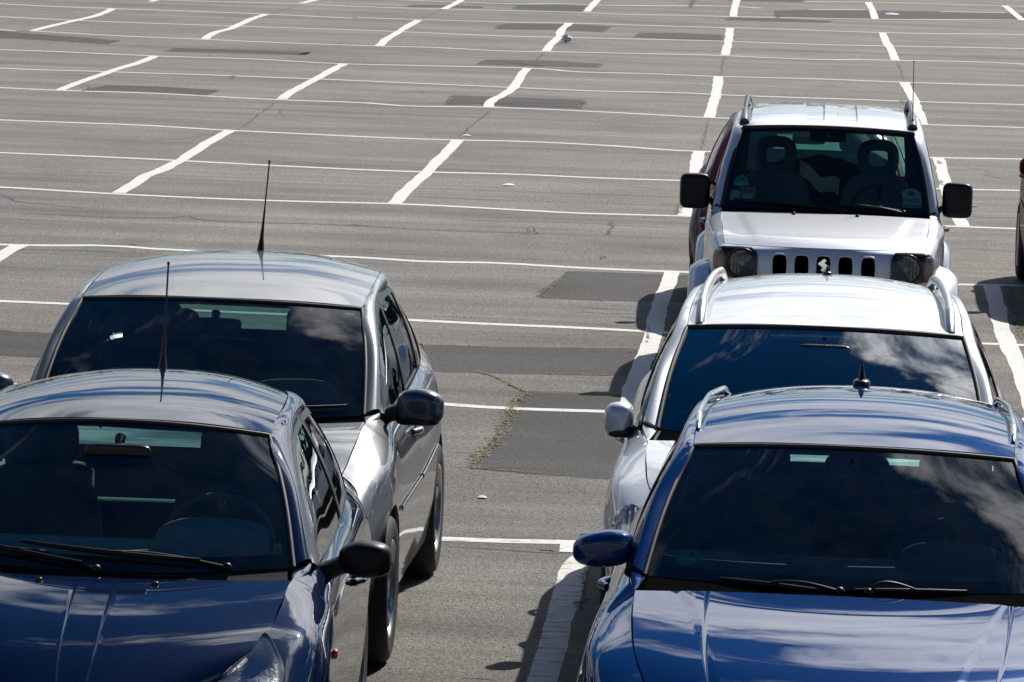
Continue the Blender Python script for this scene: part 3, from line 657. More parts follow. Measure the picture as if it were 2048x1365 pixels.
def build_car(name, loc, rz, S, paint, label, cat='car', group=None):
    b = Body(S); root = empty(name, loc, rz); tag(root, label, cat, group)
    T = M['trim']; PM = [paint, M['liner']]; bv = []; bf = []
    def keep(mb):
        n = len(bv); bv.extend(mb.v); bf.extend([tuple(i+n for i in f) for f in mb.f]); return mb
    L = S['L']; ya = S['ya']
    # bonnet
    m = slab(MB(), gridfn(b.hood, tight(-1, 1, S.get('hood_n', 61), .002, S.get('hood_s', ())), tight(0, 1, 40, .004))); keep(m).build('bonnet', PM, root)
    m = sheet(MB(), gridfn(b.hood, np.linspace(-1.07, 1.07, 21), np.linspace(.04, .99, 14))-A([0, 0, .034])); m.build('bonnet_tray', T, root)
    # nose
    m = slab(MB(), gridfn(b.nose, tight(-.999, .999, 81, .002), tight(0, b.nv, 36, .003)), ref=(0, 1.2, .5)); keep(m); fb = m.build('front_bumper', PM, root)
    # sides
    ds = S['doors']; g = .0028
    segs = [('front_wing', S['yn'], ds[0])]
    segs += [('front_door' if i == 0 else 'rear_door', ds[i], ds[i+1]) for i in range(len(ds)-1)]+[('rear_wing', ds[-1], S['ye'])]
    for sd in (-1, 1):
        for nm, y0, y1 in segs:
            P = sgn(b.sidegrid(y0+g, y1-g), sd); m = slab(MB(), P, .014); keep(m) if nm == 'front_wing' else 0
            o = m.build(nm, PM, root)
            if nm.endswith('door'):
                h = MB(); yh = y1-.17; p = b.side(A([yh-.10, yh, yh+.09]), np.full(3, S.get('handle_v', .75)))
                p[:, 0] += [.004, .030, .004]; tube(h, sgn(p, sd), [.014, .016, .014], 10, 0, True, 1.0, n=12); h.build('door_handle', M['satin'] if S.get('black_handle') else paint, o)
            if nm in ('front_door', 'rear_door') and S.get('strip'):
                h = MB(); yy = np.linspace(y0+.03, y1-.03, 14); vm = np.minimum(b.vmax(yy)-.1, S['strip']); p = b.side(yy, vm); p[:, 0] += .006
                tube(h, sgn(p, sd), .005, 8, 0, True, 2.4); h.build('rubbing_strip', paint if S.get('strip_paint') else T, o)
        # dark seam behind the panel gaps
        m = MB(); P = b.sidegrid(S['yn']+.01, S['ye']-.01); P[..., 0] -= .028; P[..., 2] -= .030; sheet(m, sgn(P, sd)); m.build('inner_panel', T, root)
        # pillar and cantrail
        us = tight(.004, .996, 90, .003); m = slab(MB(), sgn(gridfn(b.pillar, us, tight(.03, 1, 9, .02)), sd), .014, ref=(0, 1.9, .9)); m.build('roof_pillar', PM, root)
        # painted corner between bonnet, windscreen and wing
        e1 = b.E(np.array(1.0)); yy = np.linspace(e1[1]+.004, S['belt'][0][1]+.03, 12); a_ = b.rails[0](yy)+A([-.004, 0, .001]); k0 = b.L0(np.array(.004)); u_ = np.linspace(0, 1, 12)[:, None]
        b_ = e1+A([.001, .004, -.004])+(k0-A([0, 0, .006])-e1)*u_; c_ = (a_+b_)/2+A([0, 0, .004])*np.sin(math.pi*u_)
        rr = a_.copy(); up = b.L2(np.array(.004))-A([0, 0, .004])-a_[-1]; a_ = a_+up*np.clip((u_-.35)/.65, 0, 1)**1.6; c_ = (a_+b_)/2+A([0, 0, .004])*np.sin(math.pi*u_)
        slab(MB(), sgn(np.stack([b_, c_, a_, rr+A([.003, 0, -.003])], 1), sd), .010, ref=(0, 1.2, .5)).build('wing_corner', PM, root)
        # side windows
        y_a, y_c = S['glass']; bp = S['bpillar']; wins = []
        lims = [y_a]+[v for q in bp for v in (q-.035, q+.035)]+[y_c]
        for k in range(0, len(lims), 2):
            y0, y1 = lims[k], lims[k+1]; gm = MB(); P = gridfn(b.sidew, tight(y0, y1, 24), tight(.055, .985, 10)); P[..., 0] -= .005
            sheet(gm, sgn(P, sd)); go = gm.build('side_window', M['sideglass' if k == 0 else 'privacy'], root)
            fm = MB()
            for (a0, a1, t0, t1) in ((y0-.03, y1+.03, 0, .06), (y0-.03, y1+.03, .955, 1.0), (y1, y1+.033, .06, .955), (y0-.033, y0, .06, .955)):
                slab(fm, sgn(gridfn(b.sidew, np.linspace(a0, a1, 22), np.linspace(t0, t1, 8)), sd), .012)
            fm.build('window_frame', S.get('frame_mat', M['satin']), go)
        qy = np.linspace(y_c+.03, S['belt'][-1][1]-.002, 16); slabm = slab(MB(), sgn(gridfn(b.sidew, qy, tight(0, 1, 10)), sd), .012); slabm.build('rear_pillar', PM, root)
        # triangle in front of the front window
        if y_a-.03 > S['win_top'][0][1]+.02:
            qy = np.linspace(S['win_top'][0][1]+.002, y_a-.028, 8); slab(MB(), sgn(gridfn(b.sidew, qy, tight(0, 1, 6)), sd), .012).build('corner_trim', M['satin'], root)
        # arch liner
        for yw in S['axles']:
            m = MB(); lathe_x(m, (sd*(S['wx']-.0), yw, S['wr']), [(S['ra']+.02, .012), (S['ra']+.02, .34), (.05, .34)], 40, 0, sd, -.35, math.pi+.35); m.build('arch_liner', T, root)
            wheel(root, S, sd, yw, S.get('rim', 'alloy'))
    # roof, windscreen, rear window
    m = slab(MB(), gridfn(b.roof, tight(-1, 1, S.get('roof_n', 61), .002, S.get('roof_s', ())), tight(.006, .995, 50, .004)), .012, ref=(0, 2.4, .6)); ro = m.build('roof', PM, root)
    m = sheet(MB(), gridfn(b.wind, tight(-.995, .995, 41), tight(.0, .985, 30)), ref=(0, 2.2, .6)); wo = m.build('windscreen', M[S.get('screen', 'screen')], root)
    fm = MB(); f0, f1, f2 = S.get('frit', (.10, .05, .06))
    for (s0, s1, t0, t1) in ((-.997, .997, .0, f0), (-.997, .997, 1-f1, .99), (-.997, -1+f2, f0, 1-f1), (1-f2, .997, f0, 1-f1)):
        P = gridfn(b.wind, np.linspace(s0, s1, 41 if s1-s0 > 1 else 6), np.linspace(t0, t1, 30 if t1-t0 > .5 else 6))-b.wn*.0045; sheet(fm, P, ref=(0, 2.2, .6))
    fm.build('windscreen_border', M['frit'], wo)
    gm = MB(); t = np.linspace(0, 1, 40)
    loop = np.vstack([b.wind(np.full(40, -1.0), t), b.wind(np.linspace(-1, 1, 41)[1:], np.full(40, .996)), b.wind(np.full(39, 1.0), t[::-1][1:])])
    tube(gm, loop+b.wn*S.get('seal_up', .001), S.get('seal', .009), 8); gm.build('windscreen_seal', M['rubber'], wo)
    m = sheet(MB(), gridfn(b.rearw, tight(-.93, .93, 31), tight(.04, .93, 16)), ref=(0, 2.4, .8)); re = m.build('rear_window', M[S.get('rear_glass', 'reardark')], root)
    fm = MB()
    for (s0, s1, t0, t1) in ((-.985, .985, .0, .05), (-.985, .985, .92, 1.0), (-.985, -.92, .05, .92), (.92, .985, .05, .92)):
        slab(fm, gridfn(b.rearw, np.linspace(s0, s1, 31 if s1-s0 > 1 else 5), np.linspace(t0, t1, 5 if t1-t0 < .5 else 12)), .012, ref=(0, 2.4, .8))
    fm.build('rear_window_frame', PM, re)
    lm = MB(); t_ = np.linspace(0, 1, 12)
    for sd in (-1, 1):
        e_ = b.rearw(np.full(12, sd*.94), t_)-A([0, .02, 0]); o_ = e_+np.stack([sd*(.02+.11*t_), np.full(12, -.03), .01*t_], -1); sheet(lm, np.stack([e_, o_], 1), ref=(0, 9, .8))
    e_ = b.rearw(np.linspace(-1, 1, 15), np.full(15, .935))-A([0, .045, -.03]); e_[:, 0] *= 1.16; o_ = e_.copy(); o_[:, 2] = .45; o_[:, 0] = np.linspace(-.70, .70, 15); o_[:, 1] -= .02; sheet(lm, np.stack([e_, o_], 1), ref=(0, 9, .8)); lm.build('hatch_liner', M['liner'], root)
    # tail end
    yt = S['ye']; P = []
    ss = np.linspace(-1, 1, 41); vv = np.linspace(0, b.nv, 24)
    Rt = b.side(np.full(vv.shape, yt), vv); th = np.abs(ss)*math.pi/2
    X = np.sign(ss)[:, None]*Rt[None, :, 0]*(np.sin(th)**.8)[:, None]; Y = yt+(L-yt)*(np.cos(th)**.6)[:, None]*np.ones((1, 24)); Z = np.repeat(Rt[None, :, 2], 41, 0)
    m = slab(MB(), np.stack([X, Y, Z], -1), .02, ref=(0, 2.5, .6)); m.build('tailgate', PM, root)
    m = MB(); P = gridfn(lambda s, t: np.stack([s*.50, S['rear_center'][0]-.03+t*(L-.06-S['rear_center'][0]), np.full_like(s, S['rear_center'][1]-.02)], -1), np.linspace(-1, 1, 5), np.linspace(0, 1, 3)); slab(m, P, .01); m.build('tailgate_ledge', PM, root)
    # scuttle between bonnet and windscreen
    he = b.hood(np.linspace(-.985, .985, 41), np.ones(41))+A([0, .008, -.016]); we = b.wind(np.linspace(-.97, .97, 41), np.full(41, .03))-b.wn*.012
    P = np.stack([he, he*.55+we*.45-A([0, 0, .014]), we], 1); m = slab(MB(), P, .006, ref=(0, 1.5, .2))
    for x0, x1 in S.get('vents', ()):
        for x in np.arange(x0, x1, .016):
            tube(m, [(x, *(he[20, 1:]*.6+we[20, 1:]*.4+A([-.028+abs(x)**2*.35, .010-abs(x)**2*.03]))), (x+.012, *(he[20, 1:]*.6+we[20, 1:]*.4+A([.035+abs(x)**2*.35, .013-abs(x)**2*.03])))], .0038, 6, 2)
    m.build('scuttle', [M[S.get('scuttle', 'scuttle')], T, M['void']], root)
    # interior
    base = b.wind(np.linspace(-.93, .93, 31), np.full(31, .03))-b.wn*.03; dx = np.linspace(0, 1, 14)
    yb = S['dash_y']; zb = S['dash_z']
    P = np.stack([np.stack([base[:, 0]*(1+0*u), base[:, 1]+(yb-base[:, 1])*u, base[:, 2]+(zb-base[:, 2])*u**1.5+.02*math.sin(math.pi*min(1, u*1.2))], -1) for u in np.r_[dx]]+[np.stack([base[:, 0], np.full(31, yb+.05), np.full(31, zb-.35)], -1)], 1)
    m = sheet(MB(), P, ref=(0, 1.5, .2)); DM = M[S.get('dash_mat', 'dash')]
    sx = S['steer'][0]; hx, hy, hz = S.get('hood_cluster', (.20, .14, .07))
    supere(m, (sx, yb-.10, zb+.005), (hx, hy, hz), .7, .6); m.build('dashboard', DM, root)
    steering(root, S, M[S.get('steer_mat', 'liner')])
    fs = S['seats']; 
    for sd in (-1, 1): seat(root, sd*fs['x'], fs['y'], fs['z'], fs['h'], M['cloth'], S.get('hole'))
    m = MB(); supere(m, (0, fs['ry']+.12, fs['z']+.22+S.get('rear_dz', 0)), (.60, .08, .33), .3, .4, (math.radians(-18), 0, 0)); rs = m.build('rear_seat', M['cloth'], root)
    for x in S.get('rear_heads', (-.36, .36)):
        m = MB(); supere(m, (x, fs['ry']+.22, fs['z']+S.get('rear_head_z', .60)), (.125, .05, .075), .5, .5, (-.2, 0, 0)); m.build('headrest', M['cloth'], rs)
    m = MB(); box(m, (-.66, .75, .20), (.66, L-.35, .32)); box(m, (-.60, S['ws']['c0'][1]+.06, .3), (.60, S['ws']['c0'][1]+.12, S['ws']['c0'][2]-.12)); box(m, (-.5, .34, .25), (.5, .8, .58)); m.build('underbody', T, root)
    iz = S['imirror']; m = MB(); supere(m, (0, iz[0], iz[1]), (.118, .020, S.get('imh', .036)), .35, .4, (.1, 0, 0)); wp = b.wind(np.array(0.), np.array(.90))-b.wn*.01; tube(m, [(0, iz[0], iz[1]), wp], [.012, .02], 8); m.build('interior_mirror', M['satin'], root)
    if S.get('visors'):
        for sd in (-1, 1):
            p = b.wind(np.array(sd*.5), np.array(.90)); m = MB(); supere(m, (p[0], p[1]+.10, p[2]-.008), (.20, .075, .010), .3, .3, (math.radians(10), 0, 0)); m.build('sun_visor', M['liner'], root)
    # mirrors
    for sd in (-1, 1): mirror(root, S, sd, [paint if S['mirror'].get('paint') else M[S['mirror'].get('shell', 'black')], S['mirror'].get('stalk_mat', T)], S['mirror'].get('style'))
    bvh = BVHTree.FromPolygons([tuple(v) for v in bv], bf)
    return root, b, bvh, dict(bumper=fb, screen=wo, roof=ro)
# ---------------------------------------------------------------- paints
def paint(name, col, metal, rough, coat=1.0, dirt=.06, spec=.5):
    return principled(name, col, rough, metal, coat, spec, dirt, (.16, .155, .15))
P_BLUE = paint('navy_blue_paint', (.002, .0075, .034), .10, .40, dirt=.02, spec=0)
P_BLUE2 = paint('royal_blue_paint', (.002, .027, .125), .10, .40, dirt=.012, spec=0)
P_GREY = paint('grey_metal_paint', (.115, .122, .132), .6, .40, dirt=.22)
P_SILVER = paint('silver_paint', (.66, .685, .725), .35, .45, dirt=.03)
P_SILVER2 = paint('bright_silver_paint', (.70, .735, .785), .35, .45, dirt=.03)
P_RED = paint('dark_red_paint', (.075, .010, .012), .2, .40, .45, dirt=.05, spec=0)
P_RED2 = paint('wine_red_paint', (.10, .010, .018), .2, .40, .35, dirt=.05, spec=0)
M['shadedshell'] = principled('shaded_mirror_shell', (.055, .070, .095), .30, .3, .5)  # silver mirror cap: its shade and dark reflections put into the colour
M['railsilver'] = principled('rail_silver', (.50, .51, .53), .34, .8, .3)
M['railgrey'] = principled('rail_grey', (.035, .037, .042), .35, .2, .2)

def rails(hw, f, R1, R2=None, z2=(.60, .73, .78, .78, .79, .82), sill=.20, w=(.91, .985, .985, .99, .995, .90)):
    """f: six station Ys (front, front axle, scuttle, middle, rear axle, rear)"""
    q = lambda xs, zs: [(hw*x, y, z) for x, y, z in zip(xs, f, zs)]
    return [R1, R2 or q(w, z2), q((.93, 1.0, .992, .995, 1.0, .92), (.48, .62, .60, .60, .64, .62)), q((.93, 1.0, .985, .985, 1.0, .92), (.36, .44, .40, .40, .44, .42)),
            q((.88, .97, .945, .945, .97, .86), (sill, sill+.04, sill, sill, sill+.04, sill+.06))]

CLIO = dict(hw=.82, L=3.77, yn=.36, ye=3.40, axles=(.75, 3.22), ra=.335, wr=.285, wx=.80, rim='steel',
    hood_center=[(.13, .66), (.30, .755), (.52, .835), (.76, .89), (.955, .925)],
    hood_edge=[(.46, .36, .675), (.585, .50, .765), (.635, .80, .868), (.655, 1.06, .925)],
    ws=dict(c0=(0, 1.02, .935), k0=(.655, 1.20, .948), c1=(0, 1.66, 1.384), k1=(.512, 1.80, 1.335), bulge=.018),
    roof_center=[(1.672, 1.390), (2.0, 1.428), (2.4, 1.446), (2.85, 1.440), (3.25, 1.405)],
    roof_edge=[(.512, 1.812, 1.340), (.522, 2.2, 1.372), (.512, 2.7, 1.372), (.465, 3.28, 1.325)],
    rear_base=(.55, 3.56, 1.0), rear_center=(3.62, 1.0), roof_p=2.4,
    win_top=[(.715, 1.27, .958), (.640, 1.60, 1.175), (.590, 1.93, 1.300), (.580, 2.25, 1.335), (.580, 2.75, 1.322), (.570, 3.12, 1.265), (.650, 3.46, 1.0)],
    belt=[(.715, 1.24, .925), (.738, 1.7, .930), (.748, 2.3, .950), (.735, 2.9, .985), (.660, 3.47, .985)],
    rails=rails(.82, (.36, .75, 1.25, 2.0, 3.22, 3.40), [(.64, .36, .665), (.715, .62, .79), (.755, .95, .85), (.775, 1.3, .875), (.785, 2.0, .89), (.79, 2.9, .92), (.74, 3.4, .93)], z2=(.58, .72, .745, .745, .78, .80)),
    nose=[(.13, .66), (.07, .60), (.03, .53), (.0, .45), (.01, .34), (.06, .20)], ya=1.24, doors=[1.10, 2.42], glass=(1.42, 3.02), bpillar=[2.40],
    dash_y=1.52, dash_z=.985, steer=(.36, 1.66, .98), dash_mat='dashlight', hood_cluster=(.21, .17, .085), seats=dict(x=.36, y=2.10, z=.52, h=.60, ry=2.75), imirror=(1.52, 1.275), rear_head_z=.47, rear_dz=-.13, imh=.045, scuttle='scuttlegrey', rear_glass='rearglass', steer_mat='dash',
    mirror=dict(x=(.80, .985), y=1.40, z=(.895, 1.025), root=.73, arm=1.45, stalk_z=.925, taper=.10, inner=.30, e1=.55, e2=.7), handle_v=1.9, vents=((.03, .30), (-.36, -.10)), hood_p=2.2,
    hood_dz=lambda X, t: .0006*np.clip((np.abs(X)-(.062+.018*t))/-.010+.5, 0, 1)*np.clip(t*6, 0, 1), hood_s=tuple(A([-.16, -.14, -.13, -.12, -.11, -.10, -.09, .09, .10, .11, .12, .13, .14, .16])), frit=(.10, .035, .05))

GOLF = dict(hw=.885, L=4.20, yn=.38, ye=3.82, axles=(.87, 3.45), ra=.355, wr=.315, wx=.885, rim='alloy',
    hood_center=[(.16, .69), (.35, .79), (.6, .875), (.85, .935), (1.04, .965)],
    hood_edge=[(.60, .38, .72), (.675, .60, .82), (.70, .90, .905), (.715, 1.27, .968)],
    ws=dict(c0=(0, 1.10, .975), k0=(.700, 1.37, .985), c1=(0, 1.90, 1.405), k1=(.618, 2.04, 1.375), bulge=.020),
    roof_center=[(1.912, 1.411), (2.25, 1.463), (2.7, 1.498), (3.15, 1.503), (3.6, 1.480), (3.85, 1.445)],
    roof_edge=[(.618, 2.053, 1.381), (.618, 2.5, 1.425), (.605, 3.05, 1.442), (.535, 3.82, 1.385)],
    rear_base=(.60, 4.02, 1.0), rear_center=(4.10, 1.0), roof_p=2.6,
    win_top=[(.765, 1.44, .990), (.722, 1.76, 1.215), (.675, 2.12, 1.352), (.652, 2.55, 1.388), (.648, 3.05, 1.378), (.640, 3.50, 1.300), (.735, 3.90, 1.03)],
    belt=[(.767, 1.42, .965), (.793, 2.0, .960), (.795, 2.6, .970), (.790, 3.2, .995), (.740, 3.91, 1.015)],
    rails=rails(.885, (.38, .87, 1.45, 2.3, 3.45, 3.82), [(.74, .38, .70), (.80, .65, .80), (.825, .95, .855), (.822, 1.4, .90), (.835, 2.2, .905), (.845, 3.0, .92), (.84, 3.45, .935), (.79, 3.82, .95)], w=(.92, .985, .972, .975, .99, .92)),
    nose=[(.16, .69), (.10, .62), (.05, .55), (.0, .46), (.0, .34), (.05, .20)], ya=1.42, doors=[1.22, 2.36, 3.22], glass=(1.66, 3.52), bpillar=[2.40, 3.16],
    dash_y=1.78, dash_z=1.01, steer=(.36, 1.92, 1.0), hood_cluster=(.20, .20, .075), seats=dict(x=.37, y=2.35, z=.54, h=.60, ry=3.15), imirror=(1.78, 1.30), rear_heads=(-.38, .38),
    mirror=dict(x=(.83, 1.035), y=1.50, z=(.935, 1.095), root=.74, stalk_z=.985, arm=1.5, taper=.22, inner=.10, shell='shadedshell', style='split', e1=.6, e2=.7), strip=3.0, strip_paint=True, handle_v=1.6, frit=(.07, .045, .05))

AUDI = dict(hw=.885, L=4.36, yn=.40, ye=3.98, axles=(.93, 3.52), ra=.35, wr=.31, wx=.875, rim='alloy',
    hood_center=[(.14, .70), (.35, .80), (.65, .875), (1.0, .930), (1.30, .958)],
    hood_edge=[(.60, .40, .735), (.665, .65, .825), (.700, .98, .893), (.715, 1.33, .945)],
    ws=dict(c0=(0, 1.40, .968), k0=(.700, 1.63, .955), c1=(0, 2.15, 1.37), k1=(.575, 2.29, 1.335), bulge=.016),
    roof_center=[(2.162, 1.376), (2.5, 1.410), (2.9, 1.436), (3.35, 1.436), (3.8, 1.414), (3.95, 1.398)],
    roof_edge=[(.575, 2.303, 1.341), (.582, 2.75, 1.378), (.572, 3.3, 1.380), (.520, 3.92, 1.345)],
    rear_base=(.58, 4.20, 1.0), rear_center=(4.26, 1.0), roof_p=2.4,
    win_top=[(.752, 1.66, .968), (.700, 2.00, 1.180), (.640, 2.36, 1.312), (.628, 2.8, 1.348), (.620, 3.3, 1.345), (.605, 3.75, 1.290), (.680, 4.06, 1.03)],
    belt=[(.755, 1.64, .940), (.790, 2.2, .940), (.800, 2.8, .955), (.785, 3.4, .975), (.70, 4.07, 1.0)],
    rails=rails(.885, (.40, .93, 1.60, 2.4, 3.52, 3.98), [(.73, .40, .70), (.795, .68, .80), (.822, 1.0, .852), (.822, 1.5, .888), (.838, 2.3, .892), (.842, 3.1, .91), (.83, 3.55, .93), (.76, 3.98, .95)], w=(.91, .982, .975, .978, .99, .90)),
    nose=[(.14, .70), (.08, .63), (.04, .55), (.0, .46), (.0, .34), (.05, .20)], ya=1.64, doors=[1.38, 2.42, 3.32], glass=(1.86, 3.80), bpillar=[2.50, 3.36],
    dash_y=1.98, dash_z=1.0, steer=(.37, 2.12, .98), dash_mat='dash', hood_cluster=(.19, .16, .07), seats=dict(x=.37, y=2.50, z=.52, h=.60, ry=3.20), imirror=(2.02, 1.255), rear_heads=(-.38, 0, .38),
    mirror=dict(x=(.75, .965), y=1.80, z=(.955, 1.085), root=.72, stalk_z=.985, taper=.35, inner=.05, paint=True, lift=-.12, e1=.6, e2=.75, stalk_mat=P_BLUE2), handle_v=1.6, rail=dict(y=(2.55, 3.90), h=.034, r=.0095, dx=-.005),
    hood_dz=lambda X, t: .0026*np.clip((np.abs(X)-(.36+.19*t))/-.024+.5, 0, 1), hood_n=41, hood_s=tuple(np.r_[np.arange(-.86, -.52, .014), np.arange(.52, .86, .014)]), frit=(.085, .06, .05), frame_mat=None)

SILV = dict(hw=.90, L=4.72, yn=.42, ye=4.30, axles=(.95, 3.66), ra=.355, wr=.315, wx=.885, rim='alloy',
    hood_center=[(.14, .70), (.35, .79), (.65, .865), (1.0, .915), (1.28, .940)],
    hood_edge=[(.60, .42, .715), (.690, .65, .800), (.725, .98, .872), (.735, 1.36, .925)],
    ws=dict(c0=(0, 1.38, .950), k0=(.705, 1.62, .945), c1=(0, 2.15, 1.358), k1=(.610, 2.29, 1.325), bulge=.016),
    roof_center=[(2.162, 1.364), (2.5, 1.408), (2.95, 1.448), (3.4, 1.458), (3.9, 1.442), (4.12, 1.417)],
    roof_edge=[(.610, 2.303, 1.331), (.602, 2.75, 1.385), (.578, 3.4, 1.402), (.535, 4.1, 1.362)],
    rear_base=(.60, 4.50, 1.0), rear_center=(4.58, 1.0), roof_p=2.4,
    win_top=[(.772, 1.66, .955), (.720, 2.00, 1.170), (.668, 2.36, 1.300), (.652, 2.8, 1.350), (.632, 3.4, 1.360), (.615, 3.95, 1.310), (.70, 4.30, 1.03)],
    belt=[(.775, 1.64, .925), (.805, 2.2, .930), (.815, 2.8, .945), (.80, 3.5, .975), (.72, 4.31, 1.0)],
    rails=rails(.90, (.42, .95, 1.60, 2.4, 3.66, 4.30), [(.745, .42, .68), (.815, .68, .775), (.842, 1.0, .832), (.840, 1.5, .872), (.852, 2.3, .882), (.856, 3.1, .90), (.85, 3.65, .925), (.77, 4.30, .95)], w=(.92, .985, .975, .978, .99, .90)),
    nose=[(.14, .70), (.09, .63), (.04, .55), (.0, .46), (.0, .34), (.05, .20)], ya=1.64, doors=[1.38, 2.44, 3.36], glass=(1.86, 4.05), bpillar=[2.52, 3.42],
    dash_y=1.98, dash_z=.985, steer=(.38, 2.12, .97), hood_cluster=(.19, .16, .065), seats=dict(x=.38, y=2.52, z=.52, h=.60, ry=3.28), imirror=(2.02, 1.262), rear_heads=(-.38, .38),
    mirror=dict(x=(.815, .945), y=1.80, z=(.880, 1.035), root=.73, stalk_z=.91, taper=.12, inner=.10, paint=True, style='split', e1=.65, e2=.75), handle_v=1.6, screen='bluescreen', rail=dict(y=(2.32, 3.95), h=.062, r=.019, dx=-.055), frit=(.085, .055, .055), seal=.011)

def jroof(X, t):
    st = lambda c, w=.010: np.clip((X-c)/w+.5, 0, 1)
    z = st(-.50)-st(-.155)+st(-.03)-st(.06)+st(.18)-st(.50)
    return .009*z*np.clip((t-.10)/.03, 0, 1)*np.clip((.97-t)/.02, 0, 1)
JIM = dict(hw=.765, L=3.56, yn=.20, ye=3.35, axles=(.60, 2.85), ra=.385, wr=.335, wx=.785, rim='alloy', rimf=.60,
    hood_center=[(.10, .955), (.16, .985), (.35, 1.022), (.65, 1.062), (1.0, 1.098)],
    hood_edge=[(.612, .20, .955), (.622, .34, 1.0), (.638, .65, 1.045), (.655, 1.02, 1.088)],
    ws=dict(c0=(0, 1.06, 1.112), k0=(.652, 1.12, 1.108), c1=(0, 1.47, 1.612), k1=(.540, 1.53, 1.590), bulge=.010),
    roof_center=[(1.482, 1.617), (1.75, 1.648), (2.3, 1.662), (2.9, 1.664), (3.32, 1.655)],
    roof_edge=[(.540, 1.543, 1.596), (.545, 1.8, 1.616), (.545, 2.5, 1.634), (.530, 3.32, 1.628)],
    rear_base=(.58, 3.42, 1.12), rear_center=(3.45, 1.12), roof_p=3.2, rear_glass='rearglass',
    win_top=[(.712, 1.14, 1.105), (.660, 1.36, 1.365), (.612, 1.62, 1.565), (.608, 1.9, 1.588), (.608, 2.5, 1.595), (.600, 3.22, 1.575), (.690, 3.36, 1.12)],
    belt=[(.712, 1.10, 1.085), (.728, 1.6, 1.075), (.735, 2.2, 1.075), (.735, 2.8, 1.08), (.715, 3.37, 1.09)],
    rails=[[(.640, .20, .940), (.660, .36, .985), (.690, .70, 1.03), (.722, 1.1, 1.06), (.740, 1.6, 1.055), (.748, 2.4, 1.055), (.735, 3.35, 1.06)],
           [(.668, .20, .86), (.695, .40, .90), (.715, .70, .92), (.748, 1.1, .93), (.762, 1.6, .93), (.765, 2.4, .93), (.75, 3.35, .93)],
           [(.672, .20, .72), (.705, .40, .76), (.722, .70, .76), (.752, 1.1, .76), (.765, 1.6, .76), (.768, 2.4, .76), (.755, 3.35, .76)],
           [(.672, .20, .58), (.705, .40, .60), (.722, .70, .60), (.750, 1.1, .58), (.762, 1.6, .58), (.765, 2.4, .58), (.752, 3.35, .60)],
           [(.655, .20, .42), (.69, .40, .42), (.705, .70, .42), (.73, 1.1, .40), (.742, 1.6, .40), (.745, 2.4, .40), (.73, 3.35, .45)]],
    nose_gap=.003, nose=[(.10, .955), (.075, .915), (.055, .84), (.045, .72), (.045, .58), (.07, .42)], ya=1.12, doors=[1.13, 2.28], glass=(1.36, 3.20), bpillar=[2.30],
    dash_y=1.34, dash_z=1.10, steer=(.34, 1.50, 1.10), hood_cluster=(.19, .13, .06), seats=dict(x=.33, y=1.92, z=.62, h=.66, ry=2.75), imirror=(1.62, 1.545), hole=True, rear_head_z=.50, visors=False,
    mirror=dict(x=(.735, .925), y=1.32, z=(1.078, 1.302), root=.70, stalk_z=1.13, taper=.04, inner=.02, e1=.36, e2=.42, d=.06), handle_v=1.9, black_handle=True,
    hood_dz=lambda X, t: -.006*np.clip((np.abs(X)-(.40+.12*t))/.04, 0, 1)*np.clip(t*4, 0, 1)*np.clip((1-t)*6, 0, 1), hood_n=61, roof_dz=jroof, roof_n=61,
    roof_s=tuple(np.r_[np.arange(-.30, -.26, .004), np.arange(-.07, -.03, .004), np.arange(.09, .135, .004), np.arange(.31, .36, .004), np.arange(-.95, -.88, .006), np.arange(.88, .95, .006)]),
    frit=(.075, .06, .06), seal=.013, glass_bulge=.008)
def variant(S, **k): q = dict(S); q.update(k); return q
AUDI['frame_mat'] = M['satin']
for S in (CLIO, GOLF, AUDI, SILV, JIM):
    S['frame_mat'] = M['satin']

# ---------------------------------------------------------------- the five cars in front
def aerial(root, p, L, lean, base=.018, style='rod', name='aerial'):
    m = MB(); p = A(p, float); d = A(lean, float); d /= np.linalg.norm(d)
    if style == 'rod':
        tube(m, [p-d*.006, p+d*.03, p+d*.09, p+d*.20], [base*1.0, base*.50, .0058, .0045], 12, n=14)
        for k in range(24):
            a = p+d*(.20+(L-.20)*k/24); e = p+d*(.20+(L-.20)*(k+1)/24); tube(m, [a, (a+e)/2, e], [.0031, .0044, .0031], 8)
        supere(m, p+d*L, (.006, .006, .008), 1, 1, nu=10, nv=6)
    elif style == 'stub':
        k = base/.018; supere(m, p+A([0, 0, .010*k]), A([.034, .050, .018])*k, .8, .8); tube(m, [p+A([0, -.01, .02])*k, p+A([0, .005, .05])*k, p+A([0, .02*k, L])], A([.016, .010, .004])*k, 10, n=10)
    else:
        tube(m, [p, p+d*.03], [.012, .008], 10); tube(m, [p+d*.03, p+d*L], [.0034, .0024], 8); supere(m, p+d*L, (.005, .005, .005), 1, 1, nu=8, nv=6)
    return m.build(name, M['satin'], root)
def lamp(root, bvh, outline, d, parts, cover=.014, name='headlight'):
    """housing pad, what is inside it, and a clear cover"""
    m = MB(); decal(m, bvh, outline, d, .004, 0, 6, 0, fit=True); o = m.build(name, parts.get('base', M['satin']), root)
    if 'chrome' in parts:
        m = MB(); c = A(outline, float).mean(0); decal(m, bvh, [tuple(c+(A(p)-c)*.93) for p in outline], d, .006, .006, 6, 0, fit=True); m.build('reflector', parts['chrome'], o)
    for c, r in parts.get('bowls', ()):
        dv = Vector(d).normalized(); h = bvh.ray_cast(Vector(c)-dv*.6, dv); p = (h[0] if h[0] else Vector(c))-dv*.004
        m = MB(); supere(m, p, (r, r*.20, r*.8), 1, 1, (math.radians(-48), 0, 0), 28, 14); m.build('lamp_bowl', M['lampback'], o)
    m = MB(); decal(m, bvh, outline, d, cover*.6, cover, 7, 0, fit=True); m.build('lens_cover', M['lampglass'], o); return o
